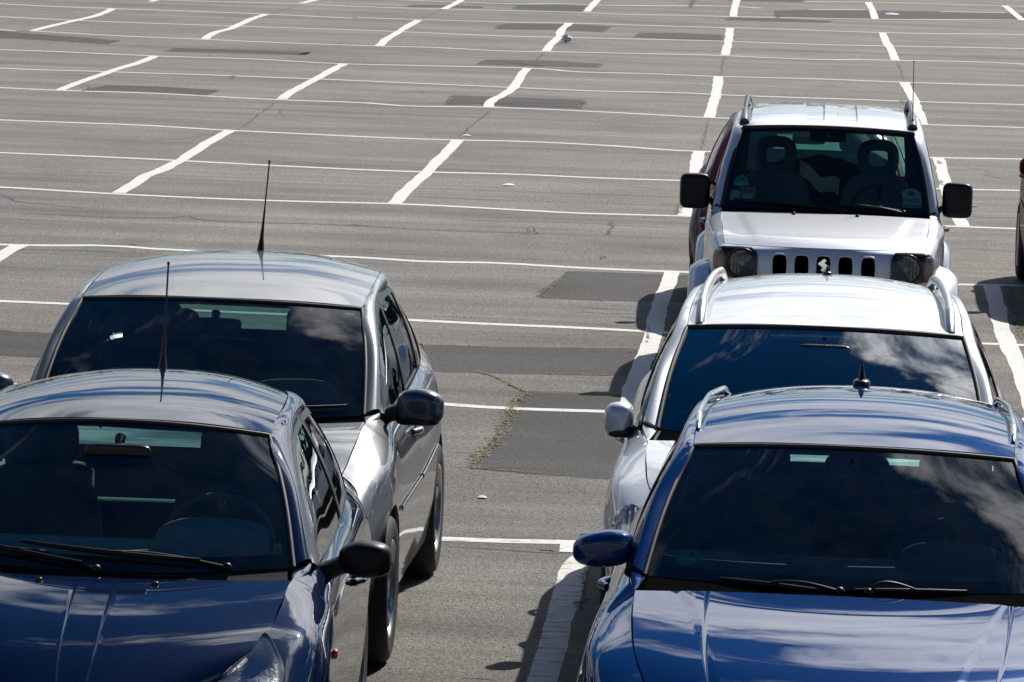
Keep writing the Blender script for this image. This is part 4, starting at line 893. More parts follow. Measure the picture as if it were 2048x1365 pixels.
def flutes(name, a, c, metal):
    w = Nt(name); p = w.n('ShaderNodeBsdfPrincipled', _Roughness=.25, _Metallic=metal); v = w.obj()
    sx = w.n('ShaderNodeSeparateXYZ'); w.l(v, sx.inputs[0])
    s = w.math('SINE', w.math('MULTIPLY', sx.outputs[0], 290.0)); b = w.n('ShaderNodeBump', _Strength=.5, _Distance=.004); w.l(s, b.inputs['Height']); w.l(b.outputs[0], p.inputs['Normal'])
    w.l(w.mix(w.noise(v, 30, 3), a, c), p.inputs['Base Color']); w.l(p.outputs[0], w.out.inputs[0]); return w.m
M['flutes'] = flutes('fluted_reflector', (.60, .60, .61), (.85, .83, .84), .45); M['darkflutes'] = flutes('dark_fluted_reflector', (.10, .09, .092), (.38, .34, .35), .9)

# navy hatchback, front left
clio, b, bvh, part = build_car('hatchback_car', (-2.261, 16.98, 0), .023, CLIO, P_BLUE, 'navy blue hatchback with black door mirrors, nearest in the left row', 'car', 'cars parked nose to tail')
wiper(clio, b, (-.45, .135), (.52, .055), (.66, .01)); wiper(clio, b, (-.93, .13), (-.10, .03), (-.02, .0))
aerial(clio, b.roof(np.array(0.), np.array(.93)), .40, (.02, .10, 1))
for sd in (-1, 1):
    lamp(clio, bvh, [(sd*.36, .16, .64), (sd*.425, .20, .704), (sd*.495, .30, .765), (sd*.57, .44, .790), (sd*.615, .55, .792), (sd*.66, .53, .74), (sd*.69, .47, .66), (sd*.64, .28, .58), (sd*.48, .15, .56)], (0, .86, -.5), dict(base=M['steel'], chrome=M['lampback']))
    m = MB(); p = b.side(A([1.00]), A([2.45]))[0]; supere(m, (sd*(p[0]+.006), p[1], p[2]), (.009, .028, .018), .7, .7); m.build('side_repeater', M['orange'], clio)
for x in (-.19, .19): m = MB(); supere(m, b.hood(np.array(x/.62), np.array(.94)), (.014, .012, .010), .7, .8); m.build('washer_nozzle', M['satin'], clio)
m = MB(); th = np.linspace(.25, 2.75, 24); c = b.rearw(np.array(0.), np.array(.9)); tube(m, [(c[0]+.30*math.cos(a), c[1]-.02-.10*math.sin(a), c[2]+.22*math.sin(a)) for a in th], .008, 8); m.build('rear_wiper', M['satin'], clio)

# grey hatchback behind it
golf, b, bvh, part = build_car('hatchback_car', (-2.447, 21.10, 0), -.009, GOLF, P_GREY, 'dark silver grey hatchback parked right behind the navy one in the left row', 'car', 'cars parked nose to tail')
wiper(golf, b, (-.75, .07), (.25, .045), (.35, .0)); wiper(golf, b, (-.2, .05), (.9, .06), (-.3, .0))
aerial(golf, b.roof(np.array(.02), np.array(.80)), .42, (.05, .22, 1))
for sd in (-1, 1): lamp(golf, bvh, [(sd*.50, .25, .56), (sd*.52, .22, .68), (sd*.62, .36, .73), (sd*.73, .46, .74), (sd*.79, .46, .68), (sd*.77, .4, .57), (sd*.64, .3, .53)], (0, .95, -.3), dict(base=M['satin'], chrome=M['flutes']))

# royal blue estate, front right
audi, b, bvh, part = build_car('estate_car', (.235, 16.66, 0), -.030, AUDI, P_BLUE2, 'royal blue estate car with roof rails, nearest in the right row', 'car', 'cars parked nose to tail')
rail_car(audi, b, AUDI, M['chrome'])
wiper(audi, b, (-.62, .018), (-.14, -.012), (-.02, -.03), .004); wiper(audi, b, (.05, -.002), (.60, .006), (.12, -.03), .004)
aerial(audi, b.roof(np.array(.0), np.array(.90)), .085, (0, .1, 1), style='stub')
for sd in (-1, 1): lamp(audi, bvh, [(sd*.42, .22, .58), (sd*.44, .2, .67), (sd*.60, .34, .72), (sd*.72, .46, .73), (sd*.78, .46, .66), (sd*.74, .4, .56), (sd*.6, .3, .54)], (0, .95, -.3), dict(base=M['satin'], chrome=M['flutes']))
four = lambda: [(*disc(0, .0, .043), M['green']), (*txt('4', .05, 0, .016), M['ink']), (*rect(-.036, -.022, .036, -.006), M['white'])]
sticker(audi, 'emissions_sticker', b, -.80, .155, four(), 0)

# silver estate behind it
silv, b, bvh, part = build_car('estate_car', (.205, 21.10, 0), -.010, SILV, P_SILVER, 'silver estate car with raised silver roof rails, parked behind the royal blue estate', 'car', 'cars parked nose to tail')
rail_car(silv, b, SILV, M['railsilver'])
wiper(silv, b, (-.75, .07), (.2, .045), (.3, -.01)); wiper(silv, b, (-.1, .06), (.85, .06), (-.2, -.01))
aerial(silv, b.roof(np.array(.0), np.array(.80)), .045, (0, .1, 1), .012, style='stub')
for sd in (-1, 1): lamp(silv, bvh, [(sd*.50, .25, .56), (sd*.52, .22, .66), (sd*.66, .42, .715), (sd*.76, .62, .735), (sd*.82, .62, .69), (sd*.81, .5, .60), (sd*.68, .3, .53)], (sd*-.25, .9, -.3), dict(base=M['satin'], chrome=M['flutes']))
sticker(silv, 'emissions_sticker', b, -.80, .19, four(), 0)

# small silver off-roader
jim, b, bvh, part = build_car('off_roader', (.292, 32.175, 0), -.005, JIM, P_SILVER2, 'small boxy silver off-roader with five grille slots and big black mirrors', 'off-roader', 'cars parked nose to tail')
for sd in (-1, 1):
    q = MB(); us = np.linspace(0, 1, 40); ys = 1.62+us*1.75; e = np.full(40, .565); z = herm([1.6, 2.5, 3.4], [1.602, 1.628, 1.624], ys); rise = .058*np.clip(np.minimum(us/.16, (1-us)/.10), 0, 1)**.8
    tube(q, np.stack([sd*(e-.03), ys, z+rise], -1), np.interp(us, [0, .05, .16, .22, .84, .92, 1], [.034, .030, .020, .014, .014, .024, .03]), 12, 0, True, 1.3); q.build('roof_rail', M['railgrey'], jim)
    for yw in JIM['axles']:      # wide plastic arch flares, body coloured
        th = np.linspace(-.12, math.pi+.12, 36); w = np.array([0, .25, .6, .85, 1]); x = np.array([.705, .775, .825, .832, .80]); r = np.array([.50, .475, .44, .405, .385])
        if yw > 1: x = x+np.array([.05, .02, .005, .005, .0])
        P = np.stack([np.stack([np.full(36, sd*x[k]), yw+r[k]*np.cos(th)*1.02, .335+r[k]*np.sin(th)], -1) for k in range(5)], 1)
        m = slab(MB(), P, .008, ref=(0, yw, .335)); m.build('arch_flare', P_SILVER2, jim)
    # headlight: dark housing, round fluted reflector, amber corner lamp, clear cover
    out = [(sd*.405, .1, .775), (sd*.405, .1, .90), (sd*.43, .1, .938), (sd*.52, .1, .945), (sd*.63, .12, .94), (sd*.672, .14, .91), (sd*.682, .16, .86), (sd*.672, .15, .775), (sd*.54, .1, .755)]
    m = MB(); decal(m, bvh, out, (0, 1, -.05), .003, 0, 6, 0, False, 72); hl = m.build('headlight', M['satin'], jim)
    cx = sd*.500; y0 = bvh.ray_cast(Vector((cx, -1, .848)), Vector((0, 1, 0)))[0].y
    m = MB(); k = 40; V = []; prof = [(.083, -.010), (.080, -.004), (.066, -.0045), (.040, -.005), (.022, -.006)]
    for i in range(k):
        a = 2*math.pi*i/k
        for rr, dy in prof: V.append((cx+rr*math.cos(a), y0-.001+dy, .848+rr*math.sin(a)))
    m.add(V, [(i*5+j, i*5+j+1, ((i+1) % k)*5+j+1, ((i+1) % k)*5+j) for i in range(k) for j in range(4)]); m.build('reflector', M['darkflutes'], hl)
    m = MB(); supere(m, (cx, y0-.010, .848), (.024, .008, .024), .8, .8); m.build('bulb_cap', M['steel'], hl)
    m = MB(); tube(m, [(cx+.089*math.cos(a), y0-.008, .848+.089*math.sin(a)) for a in np.linspace(0, 2*math.pi, 41)], .006, 8, 0, False); m.build('bezel', M['satin'], hl)
    m = MB(); decal(m, bvh, [(sd*.612, .1, .785), (sd*.612, .1, .915), (sd*.645, .1, .91), (sd*.662, .1, .86), (sd*.655, .1, .785)], (0, 1, 0), .006, .004, 5, 0, True, 40); m.build('indicator', M['amber'], hl)
    m = MB(); decal(m, bvh, out, (0, 1, -.05), .012, .010, 7, 0, False, 72); m.build('lens_cover', M['lampglass'], hl)
for cx in (-.271, -.137, -.004, .130, .268):
    w = .046; o = [(cx-w, .05, .80), (cx-w, .05, .885), (cx-w*.8, .05, .906), (cx, .05, .913), (cx+w*.8, .05, .906), (cx+w, .05, .885), (cx+w, .05, .80), (cx+w*.8, .05, .775), (cx, .05, .768), (cx-w*.8, .05, .775)]
    m = MB(); e = decal(m, bvh, o, (0, 1, 0), .002, -.0005, 5, 0, True, 48, .003); sl = m.build('grille_slot', M['void'], jim)
    m = MB(); tube(m, e+e[:1], .0065, 8, 0, False); m.build('slot_surround', P_SILVER2, sl)
# maker's badge in the middle slot: a slanted two-stroke emblem
y0 = bvh.ray_cast(Vector((0, -1, .86)), Vector((0, 1, 0)))[0].y-.012
em = [[(-.040, .002), (.004, .036), (.015, .028), (-.012, .006), (.040, -.002), (.014, -.020), (.004, -.012), (.018, -.002)],]
S1 = [(-.038, .008), (.006, .040), (.018, .030), (-.004, .014), (.040, -.018), (-.004, -.050), (-.016, -.040), (.006, -.024), (-.012, -.011)]
S1 = [(-.036, .006), (.004, .040), (.020, .027), (.004, .014), (.038, -.010), (-.002, -.044), (-.018, -.031), (-.002, -.018)]
m = MB(); k = len(S1); V = [(-.004+x*.95, y0, .858+z*.95) for x, z in S1]+[(-.004+x*.95, y0+.010, .858+z*.95) for x, z in S1]
m.add(V, [(0, 1, 2, 3), (0, 3, 4, 7), (4, 5, 6, 7)]+[(i, k+i, k+(i+1) % k, (i+1) % k) for i in range(k)], 0, False); m.build('badge', M['chrome'], jim)
wiper(jim, b, (-.90, .085), (.02, .02), (.18, -.005)); wiper(jim, b, (.10, .075), (.72, .015), (.75, -.005))
for x in (-.20, .20): m = MB(); supere(m, b.hood(np.array(x/.655), np.array(.93))+A([0, 0, .004]), (.012, .012, .012), .7, .8); m.build('washer_nozzle', M['satin'], jim)
aerial(jim, (.535, 1.68, 1.640), .40, (-.02, .10, 1), style='thin')
forst = lambda: [(*rect(-.062, -.085, .062, .060), M['mint']), (*disc(0, .045, .060, .045), M['mint']), (*disc(0, .050, .024, .020), M['gold']), (*disc(0, .050, .010, .010), M['ink']), (*txt('FORST-', .040, 0, -.005), M['ink']), (*txt('BETRIEB', .034, 0, -.048), M['ink'])]
sticker(jim, 'permit_card', b, .845, .165, forst(), 0)
sticker(jim, 'club_sticker', b, -.775, .175, [(*rect(-.048, -.055, .048, .045), M['yellow']), (*txt('ADAC', .038, 0, .020), M['ink']), (*rect(-.03, -.04, .03, -.01), M['mint'])], 0)
sticker(jim, 'emissions_sticker', b, -.855, .30, [(*disc(0, .015, .042), M['green']), (*rect(-.048, -.02, .048, .0), M['white']), (*txt('4', .04, 0, .03), M['ink'])], 0)
sticker(jim, 'pale_sticker', b, -.90, .165, [(*rect(-.030, -.045, .030, .030), M['mint'])], 0)
# load in the back of the off-roader: folded sheets and a jacket
m = MB(); us = np.linspace(0, 1, 26); P = np.stack([np.stack([-.25+.62*u+0*us, 2.55+.25*us+.05*math.sin(7*u), 1.16+.14*math.sin(3.1*u)+.05*np.sin(us*5+u*3)-.18*us], -1) for u in us], 0)
sheet(m, P, ref=(0, 2.6, .5)); tag(m.build('jacket', principled('dark_jacket', (.03, .045, .06), .8)), 'dark blue jacket lying across the back seat of the small silver off-roader', 'jacket').location = (.292, 32.175, 0)
m = MB(); P = np.stack([np.stack([-.16+.26*us, np.full(26, 2.42+.02*k), 1.335-.13*us**.7+.02*np.sin(us*9)-.035*k], -1) for k in range(4)], 0); slab(m, P, .004, ref=(0, 2.6, .5)); tag(m.build('paper_roll', M['white']), 'white folded paper lying behind the front seats of the off-roader', 'paper').location = (.292, 32.175, 0)
m = MB(); P = np.stack([np.stack([-.33+.55*us, np.full(26, 2.50+.02*k), 1.30+.06*np.sin(us*3.2)-.05*k+.012*np.sin(us*14)], -1) for k in range(4)], 0); slab(m, P, .01, ref=(0, 2.6, .5)); tag(m.build('blanket', principled('red_cloth', (.07, .012, .013), .8)), 'red blanket folded behind the front seats of the off-roader', 'blanket').location = (.292, 32.175, 0)

# two red cars, mostly hidden
RED = variant(CLIO, rim='alloy', mirror=dict(CLIO['mirror'], x=(.77, .895), z=(.86, .985), stalk_z=.89), black_handle=True)
r1, b, bvh, part = build_car('hatchback_car', (.20, 36.35, 0), .0, RED, P_RED, 'dark red hatchback almost hidden behind the small silver off-roader', 'car', 'cars parked nose to tail')
RED2 = variant(GOLF, mirror=dict(GOLF['mirror'], x=(.80, .985), paint=True, style='plain'))
r2, b, bvh, part = build_car('hatchback_car', (2.765, 38.05, 0), .0, RED2, P_RED2, 'wine red hatchback cut off by the right edge of the picture', 'car')
# ---------------------------------------------------------------- the car park
def asphalt(name, lo, hi, warm, speck=.5, rough=.80):
    w = Nt(name); p = w.n('ShaderNodeBsdfPrincipled', _Roughness=rough); p.inputs['Specular IOR Level'].default_value = .22
    v = w.n('ShaderNodeNewGeometry').outputs['Position']
    fine = w.noise(v, 95, 3, .75); mid = w.noise(v, 26, 4, .7); big = w.noise(v, .55, 5, .6)
    streak = w.noise(w.scaled(v, (.10, 1.1, 1)), 1.0, 6, .65); streak2 = w.noise(w.scaled(v, (.16, 4.2, 1)), 1.0, 4, .6)
    lum = w.math('ADD', w.math('MULTIPLY', streak, .55), w.math('ADD', w.math('MULTIPLY', big, .30), w.math('MULTIPLY', streak2, .25)))
    base = w.ramp(lum, [(.38, lo), (.70, hi)])
    hue = w.noise(w.scaled(v, (.05, .22, 1)), 1.0, 3, .5)
    base = w.mix(w.ramp(hue, [(.40, (0, 0, 0)), (.62, (1, 1, 1))]), base, w.mix(1.0, base, warm, 'MULTIPLY'))
    vor = w.n('ShaderNodeTexVoronoi', feature='F1', _Scale=150.0); w.l(v, vor.inputs['Vector'])
    coarse = w.noise(v, 34, 3, .75); grain = w.math('ADD', w.math('ADD', w.math('MULTIPLY', fine, .55), w.math('MULTIPLY', coarse, .38)), w.math('MULTIPLY', vor.outputs['Distance'], .33))
    base = w.mix(speck, base, w.ramp(grain, [(.47, (.03, .03, .03)), (.58, (.42, .42, .42)), (.70, (2.8, 2.74, 2.6))]), 'OVERLAY')
    st = w.n('ShaderNodeTexVoronoi', feature='F1', _Scale=9.0); w.l(v, st.inputs['Vector'])
    stone = w.math('LESS_THAN', st.outputs['Distance'], .06)
    base = w.mix(w.math('MULTIPLY', stone, .55), base, (.42, .41, .38))
    oil = w.ramp(w.noise(w.scaled(v, (.8, .35, 1)), .9, 4, .6), [(.60, (1, 1, 1)), (.78, (.66, .66, .68))])
    base = w.mix(1.0, base, oil, 'MULTIPLY')
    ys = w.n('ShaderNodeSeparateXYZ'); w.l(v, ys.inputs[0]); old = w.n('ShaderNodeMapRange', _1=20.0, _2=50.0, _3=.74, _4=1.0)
    w.l(w.math('ADD', ys.outputs[1], w.math('MULTIPLY', w.math('SUBTRACT', big, .5), 30.0)), old.inputs[0]); base = w.mix(1.0, base, old.outputs[0], 'MULTIPLY')   # near colour darkened: painted grazing-light falloff plus a darker near zone
    w.l(base, p.inputs['Base Color'])
    bp = w.n('ShaderNodeBump', _Strength=.55, _Distance=.006); w.l(w.math('ADD', w.math('MULTIPLY', grain, .7), w.math('MULTIPLY', mid, .5)), bp.inputs['Height']); w.l(bp.outputs[0], p.inputs['Normal'])
    w.l(p.outputs[0], w.out.inputs[0]); return w.m
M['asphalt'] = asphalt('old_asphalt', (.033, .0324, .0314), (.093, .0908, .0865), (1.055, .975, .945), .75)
M['patch'] = asphalt('newer_asphalt', (.013, .0129, .0127), (.027, .0265, .0258), (1.02, .99, .98), .75)
def road_paint():
    w = Nt('road_paint'); p = w.n('ShaderNodeBsdfPrincipled', _Roughness=.7); p.inputs['Specular IOR Level'].default_value = .3
    v = w.n('ShaderNodeNewGeometry').outputs['Position']
    col = w.ramp(w.noise(v, 14, 6, .7), [(.3, (.58, .57, .54)), (.6, (.74, .73, .70))])
    line = w.noise(w.scaled(v, (4.5, 15, 1)), 1.0, 6, .75); zone = w.noise(v, .35, 2, .5)
    sx = w.n('ShaderNodeSeparateXYZ'); w.l(v, sx.inputs[0])
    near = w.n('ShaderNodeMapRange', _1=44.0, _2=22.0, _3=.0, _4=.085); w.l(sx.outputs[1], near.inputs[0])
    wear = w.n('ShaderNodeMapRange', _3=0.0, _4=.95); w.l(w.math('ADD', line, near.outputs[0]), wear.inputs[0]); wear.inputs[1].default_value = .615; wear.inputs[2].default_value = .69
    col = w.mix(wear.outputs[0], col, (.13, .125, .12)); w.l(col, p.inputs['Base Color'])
    bp = w.n('ShaderNodeBump', _Strength=.5, _Distance=.004); w.l(w.noise(v, 90, 3), bp.inputs['Height']); w.l(bp.outputs[0], p.inputs['Normal'])
    w.l(p.outputs[0], w.out.inputs[0]); return w.m
M['paint'] = road_paint()
M['seam'] = principled('tar_seam', (.022, .021, .020), .8)
def mossmat():
    w = Nt('moss'); p = w.n('ShaderNodeBsdfPrincipled', _Roughness=.8); v = w.n('ShaderNodeNewGeometry').outputs['Position']
    w.l(w.ramp(w.noise(v, 22, 3), [(.3, (.11, .105, .030)), (.55, (.20, .18, .055)), (.75, (.24, .18, .09))]), p.inputs['Base Color']); w.l(p.outputs[0], w.out.inputs[0]); return w.m
M['moss'] = mossmat()

def ribbon(mb, pts, width, z, jit=.0, step=.12, wj=.0, taper=False):
    p = A([(x, y, 0) for x, y in pts]); L = np.linalg.norm(np.diff(p, axis=0), axis=1).sum(); n = max(4, int(L/step))
    k = knots(p); t = np.linspace(0, 1, n); q = np.stack([np.interp(t, k, p[:, c]) for c in range(3)], -1) if len(p) < 3 else Curve(p)(t)
    q[:, :2] += RNG.normal(0, jit, (n, 2)) if jit else 0
    T = np.gradient(q, axis=0); T /= np.linalg.norm(T, axis=1, keepdims=True); N = np.stack([-T[:, 1], T[:, 0], 0*T[:, 0]], -1)
    def sm(a): return np.convolve(np.r_[a[:2][::-1], a, a[-2:][::-1]], np.ones(5)/5, 'valid')
    wl = width/2+sm(RNG.normal(0, wj, n)); wr = width/2+sm(RNG.normal(0, wj, n))
    if taper: e = np.clip(np.minimum(t, 1-t)*6, .15, 1); wl *= e; wr *= e
    a = q+N*wl[:, None]; c = q-N*wr[:, None]; a[:, 2] = c[:, 2] = z
    V = np.stack([a, c], 1).reshape(-1, 3); mb.add(V, [(2*i, 2*i+1, 2*i+3, 2*i+2) for i in range(n-1)], 0, False)
g = MB(); xs = [-900, -120, -40, -12, 0, 12, 40, 120, 900]; ys = [-300, -40, 0, 12, 40, 90, 150, 400, 1800]
g.add([(x, y, 0) for x in xs for y in ys], [(i*9+j, (i+1)*9+j, (i+1)*9+j+1, i*9+j+1) for i in range(8) for j in range(8)], 0, False)
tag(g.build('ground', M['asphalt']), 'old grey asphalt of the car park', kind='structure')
for k, pl in enumerate(PATCH):
    p = A(pl); n = 150; o = rings(p, n, False); o = o+RNG.normal(0, .022, o.shape)
    m = MB(); m.add([(x, y, .0009) for x, y in o], [tuple(range(n))], 0, False)
    if sum((o[i][0]*o[(i+1) % n][1]-o[(i+1) % n][0]*o[i][1]) for i in range(n)) < 0: m.f = [f[::-1] for f in m.f]
    tag(m.build('road_patch', M['patch']), 'patch of darker asphalt', kind='structure')
m = MB()
for pts, typ in CRACK: ribbon(m, pts, (.018, .030, .016)[typ], 0.0016, (.012, .010, .008)[typ], (.10, .16, .14)[typ], .008, True)
for pl in PATCH:
    o = rings(A(pl), 64, False); k0 = int(RNG.integers(0, 64)); ribbon(m, [tuple(o[(k0+i) % 64]) for i in range(52)], .014, 0.0015, .006, .16, .007, True)
for _ in range(30):
    y = RNG.uniform(21, 88); x = RNG.uniform(-8, 3); L = RNG.uniform(2.5, 8); n = 14; ph = RNG.uniform(0, 6); ribbon(m, [(x+L*i/n, y+.06*math.sin(ph+i*.9)+RNG.normal(0, .018)-.02*L*i/n) for i in range(n)], RNG.uniform(.008, .020), 0.0018, .010, .10, .006, True)
# fine random hairlines
for _ in range(46):
    x, y = RNG.uniform(-9, 7), RNG.uniform(24, 92); n = RNG.integers(4, 9); a = RNG.uniform(-.25, .25) if RNG.random() < .75 else RNG.uniform(-1.5, 1.5); pts = [(x, y)]
    for _k in range(n): a += RNG.normal(0, .35); pts.append((pts[-1][0]+.33*math.cos(a), pts[-1][1]+.33*math.sin(a)))
    ribbon(m, pts, RNG.uniform(.008, .016), 0.0017, .012, .09, .004, True)
for o in [m.build('road_crack', M['seam'])]: tag(o, 'dark cracks and tar seams in the asphalt', kind='structure')
m = MB()
for pts in THIN: ribbon(m, pts, 0.140, .0024, 0, .25, .006)
o = tag(m.build('road_marking', M['paint']), 'white lines across the car park', kind='structure')
m = MB()
for pts in THICK: ribbon(m, pts, .126, .0032, 0, .11, .010)
o = tag(m.build('road_marking', M['paint']), 'white bay dividing lines', kind='structure')
# moss and tufts in the cracks: nobody could count them
m = MB()
for pts, wd in MOSS:
    p = A(pts); L = np.linalg.norm(np.diff(p, axis=0), axis=1).sum(); n = int(30+L*170*(wd/.03)**.8)
    k = knots(p) if len(p) > 1 else [0]; t = RNG.random(n); q = np.stack([np.interp(t, k, p[:, c]) for c in (0, 1)], -1)
    dens = np.interp(t, np.linspace(0, 1, 9), RNG.uniform(.25, 1, 9)); keep = RNG.random(n) < dens
    for (x, y), u in zip(q[keep], t[keep]):
        x += RNG.normal(0, wd*.45); y += RNG.normal(0, wd*.7); h = RNG.uniform(.002, .006)*(1+wd*8); w_ = RNG.uniform(.004, .012); a = RNG.uniform(0, 6.28); l = RNG.normal(0, .4)*h
        dx, dy = math.cos(a)*w_, math.sin(a)*w_; lx, ly = l*math.cos(a+1.57), l*math.sin(a+1.57)
        px, py = -dy*1.4, dx*1.4; q4 = [(x-dx, y-dy, h), (x+px, y+py, h*.7), (x+dx, y+dy, h), (x-px*.9, y-py*.9, h*1.3)]; m.add(q4, [(0, 3, 2, 1)], 0, False)
tag(m.build('moss', M['moss']), 'moss and low weeds growing in the cracks of the asphalt', kind='stuff')
# litter
def crumple(name, x, y, r, h, col, label, cat, seed):
    rg = np.random.default_rng(seed); bm = bmesh.new(); bmesh.ops.create_icosphere(bm, subdivisions=3, radius=1)
    mb = MB(); V = []
    for v in bm.verts:
        c = A(v.co); k = .75+.25*math.sin(5*c[0]+3*c[1]+seed)*math.cos(6*c[2]-4*c[1])+rg.normal(0, .07); V.append((x+c[0]*r*k, y+c[1]*r*k, max(.004, h*.5+c[2]*h*.5*k)))
    bm.verts.index_update(); mb.add(V, [[v.index for v in f.verts] for f in bm.faces], 0, False); bm.free()
    return tag(mb.build(name, principled(name, col, .6)), label, cat)
crumple('plastic_bag', -3.23, 78.7, .10, .13, (.72, .73, .76), 'crumpled white plastic bag lying on the asphalt of the empty bays far behind', 'litter', 3)
def scrap(name, x, y, a, l, w, label, col):
    mb = MB(); n = 9; u = np.linspace(-1, 1, n); ca, sa = math.cos(a), math.sin(a)
    P = np.stack([np.stack([x+ca*u*l-sa*s*w*(1-.5*u**2), y+sa*u*l+ca*s*w*(1-.5*u**2), .004+.006*(1-u**2)*(1+.4*s)], -1) for s in (-1, 0, 1)], 1)
    slab(mb, P, .002, ref=(x, y, -1)); return tag(mb.build(name, principled(name, col, .7)), label, 'litter')
scrap('paper_scrap', -1.48, 27.31, .05, .026, .035, 'pale scrap of paper on the ground beside the grey hatchback', (.50, .47, .40))
scrap('paper_scrap', -1.36+.65, 28.27, .1, .018, .03, 'tiny white scrap of paper on the dark asphalt patch', (.62, .62, .60))
scrap('paper_scrap', -2.53, 49.49, -.02, .055, .08, 'white flattened scrap of paper on the empty asphalt behind the grey hatchback', (.66, .66, .64))
scrap('paper_scrap', -3.35, 56.44, .1, .045, .07, 'curled white scrap of paper just beyond a bay line', (.6, .6, .58))
scrap('leaf', 1.79, 49.0, .2, .05, .09, 'dry brown leaf on the asphalt right of the off-roader', (.20, .11, .06))
scrap('paper_scrap', 1.88, 93.9, 0, .12, .30, 'pale blue white scrap of paper on the farthest dark patch', (.55, .60, .66))

# ---------------------------------------------------------------- beyond the car park (seen in the paintwork)
def leafmat():
    w = Nt('leaves'); p = w.n('ShaderNodeBsdfPrincipled', _Roughness=.6); v = w.n('ShaderNodeNewGeometry').outputs['Position']
    w.l(w.ramp(w.noise(v, .5, 4), [(.3, (.035, .055, .016)), (.7, (.085, .115, .035))]), p.inputs['Base Color']); w.l(p.outputs[0], w.out.inputs[0]); return w.m
M['leaves'] = leafmat()
m = MB()
for k in range(220):
    x = -150+300*k/150+RNG.normal(0, 1.2); y = 150+RNG.uniform(0, 14); h = RNG.uniform(5, 11)
    if k >= 150: x = -70+2*(k-150)+RNG.normal(0, .6); y = -24-RNG.uniform(0, 6); h = RNG.uniform(8, 13)  # unseen second belt behind the camera, added to darken reflections and fill light
    for _ in range(70):
        d = RNG.normal(0, 1, 3); d /= np.linalg.norm(d); r = RNG.random()**.4; c = A([x, y, h*.55])+d*r*A([2.4, 2.4, h*.46]); a = RNG.normal(0, 1, 3); a /= np.linalg.norm(a); e = np.cross(a, [0, 0, 1.]); s = RNG.uniform(.35, .8)
        m.add([c-a*s-e*s*.6, c+a*s-e*s*.5, c+a*s*.7+e*s, c-a*s*.8+e*s*.8], [(0, 1, 2, 3)], 0, False)
tag(m.build('wood', M['leaves']), 'belt of trees beyond the car park, with an added unseen belt behind the camera', kind='stuff')

# ---------------------------------------------------------------- sky, sun, camera
EL, AZ = math.radians(SUN_EL), math.radians(SUN_AZ)
SC.world = bpy.data.worlds.new('World'); SC.world.use_nodes = True; nt = SC.world.node_tree; nt.nodes.clear()
def wn(t, **k):
    o = nt.nodes.new(t)
    for a, v in k.items(): setattr(o, a, v)
    return o
def wm(op, a, b=0, clamp=False):
    o = wn('ShaderNodeMath', operation=op, use_clamp=clamp)
    for i, x in enumerate((a, b)):
        if isinstance(x, (int, float)): o.inputs[i].default_value = x
        else: nt.links.new(x, o.inputs[i])
    return o.outputs[0]
sky = wn('ShaderNodeTexSky', sky_type='NISHITA', sun_disc=False); sky.sun_elevation = EL; sky.sun_rotation = AZ; sky.air_density = AIR[0]; sky.dust_density = AIR[1]; sky.ozone_density = AIR[2]
tc = wn('ShaderNodeTexCoord'); sp = wn('ShaderNodeSeparateXYZ'); nt.links.new(tc.outputs['Generated'], sp.inputs[0])
zc = wm('MAXIMUM', wm('ADD', sp.outputs[2], .06), .05); cb = wn('ShaderNodeCombineXYZ')
nt.links.new(wm('DIVIDE', sp.outputs[0], zc), cb.inputs[0]); nt.links.new(wm('DIVIDE', sp.outputs[1], zc), cb.inputs[1])
mp = wn('ShaderNodeMapping'); nt.links.new(cb.outputs[0], mp.inputs[0]); mp.inputs['Location'].default_value = CLOUD_LOC; mp.inputs['Rotation'].default_value = (0, 0, CLOUD_ROT); mp.inputs['Scale'].default_value = (1.0, 1.5, 1)
def noise(vec, s, d, r, dist=0):
    o = wn('ShaderNodeTexNoise'); nt.links.new(vec, o.inputs['Vector']); o.inputs['Scale'].default_value = s; o.inputs['Detail'].default_value = d; o.inputs['Roughness'].default_value = r; o.inputs['Distortion'].default_value = dist; return o.outputs[0]
n1 = noise(mp.outputs[0], 1.25, 9, .62, .55); n2 = noise(mp.outputs[0], .42, 2, .5)
cov = wm('ADD', wm('MULTIPLY', n1, .72), wm('MULTIPLY', n2, .42))
cov = wm('SUBTRACT', cov, wm('MULTIPLY', wm('MAXIMUM', sp.outputs[2], 0), CLOUD[2]))
bank = wn('ShaderNodeVectorMath', operation='DOT_PRODUCT'); nt.links.new(tc.outputs['Generated'], bank.inputs[0]); bank.inputs[1].default_value = (-.03, math.cos(math.radians(32)), math.sin(math.radians(32)))   # a bank of cloud north of the car park
cov = wm('ADD', cov, wm('MULTIPLY', wm('POWER', wm('MAXIMUM', bank.outputs['Value'], 0), 26.0), BANK))
mr = wn('ShaderNodeMapRange', interpolation_type='SMOOTHSTEP'); nt.links.new(cov, mr.inputs[0]); mr.inputs[1].default_value = CLOUD[0]; mr.inputs[2].default_value = CLOUD[1]; mr.inputs[3].default_value = 0; mr.inputs[4].default_value = .92
shade = wn('ShaderNodeValToRGB'); nt.links.new(noise(mp.outputs[0], 2.6, 5, .6), shade.inputs[0]); e = shade.color_ramp.elements; e[0].position = .3; e[0].color = (.50, .54, .60, 1); e[1].position = .65; e[1].color = (1, .99, .97, 1)
sc_ = wn('ShaderNodeVectorMath', operation='SCALE'); nt.links.new(shade.outputs[0], sc_.inputs[0]); 
dt = wn('ShaderNodeVectorMath', operation='DOT_PRODUCT'); nt.links.new(tc.outputs['Generated'], dt.inputs[0]); dt.inputs[1].default_value = (math.sin(AZ)*math.cos(EL), math.cos(AZ)*math.cos(EL), math.sin(EL))
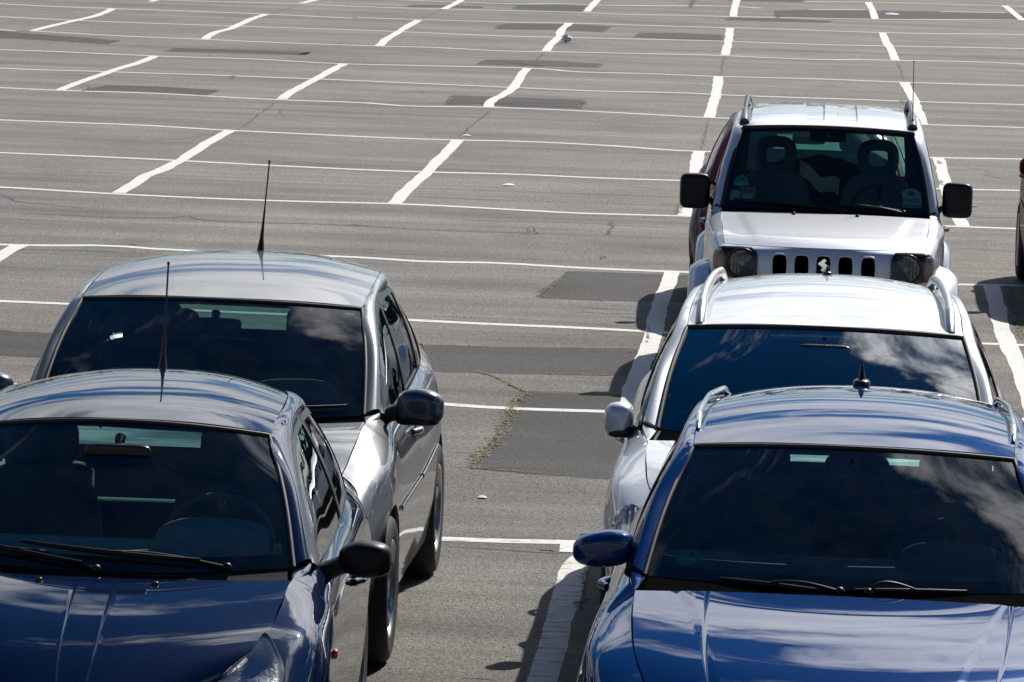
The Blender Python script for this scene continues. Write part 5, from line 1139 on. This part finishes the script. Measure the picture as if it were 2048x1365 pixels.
nt.links.new(wm('MULTIPLY', wm('ADD', wm('MULTIPLY', wm('POWER', wm('MAXIMUM', dt.outputs['Value'], 0), 5.0), 2.3), .42), CLOUD_LUM), sc_.inputs['Scale'])
mx = wn('ShaderNodeMix', data_type='RGBA'); nt.links.new(mr.outputs[0], mx.inputs[0]); hs = wn('ShaderNodeHueSaturation'); hs.inputs['Saturation'].default_value = AIR[3]; hs.inputs['Value'].default_value = AIR[4]; nt.links.new(sky.outputs[0], hs.inputs['Color']); nt.links.new(hs.outputs[0], mx.inputs[6]); nt.links.new(sc_.outputs[0], mx.inputs[7])
bg = wn('ShaderNodeBackground'); nt.links.new(mx.outputs[2], bg.inputs[0]); bg.inputs[1].default_value = SKY
wo = wn('ShaderNodeOutputWorld'); nt.links.new(bg.outputs[0], wo.inputs[0])
li = bpy.data.lights.new('sun', 'SUN'); li.energy = SUN; li.angle = math.radians(.5); li.color = (1, .955, .88)
so = bpy.data.objects.new('sun', li); COL.objects.link(so)
d = Vector((math.sin(AZ)*math.cos(EL), math.cos(AZ)*math.cos(EL), math.sin(EL))); so.rotation_euler = d.to_track_quat('Z', 'Y').to_euler(); so.location = d*60
cd = bpy.data.cameras.new('camera'); cam = bpy.data.objects.new('camera', cd); COL.objects.link(cam); SC.camera = cam
F = Vector((-.04915849, .99349797, -.10268998)); R = Vector((.99805111, .05281844, .03322949)); U = Vector((-.03843736, .10085634, .99415822))
m4 = Matrix((R, U, -F)).transposed().to_4x4(); m4.translation = (0, 0, 3.65015); cam.matrix_world = m4
cd.sensor_width = 36; cd.sensor_fit = 'HORIZONTAL'; cd.lens = 10600/2048*36; cd.clip_end = 4000; cd.clip_start = .1
cd.shift_y = 0
SC.render.engine = 'CYCLES'; cy = SC.cycles; cy.use_denoising = True; cy.max_bounces = 10; cy.transparent_max_bounces = 24; cy.glossy_bounces = 5; cy.sample_clamp_indirect = 8; cy.caustics_reflective = False; cy.caustics_refractive = False
vs = SC.view_settings; vs.view_transform = 'Standard'; vs.look = 'None'; vs.exposure = EXPOSURE; vs.gamma = 1; vs.use_curve_mapping = False
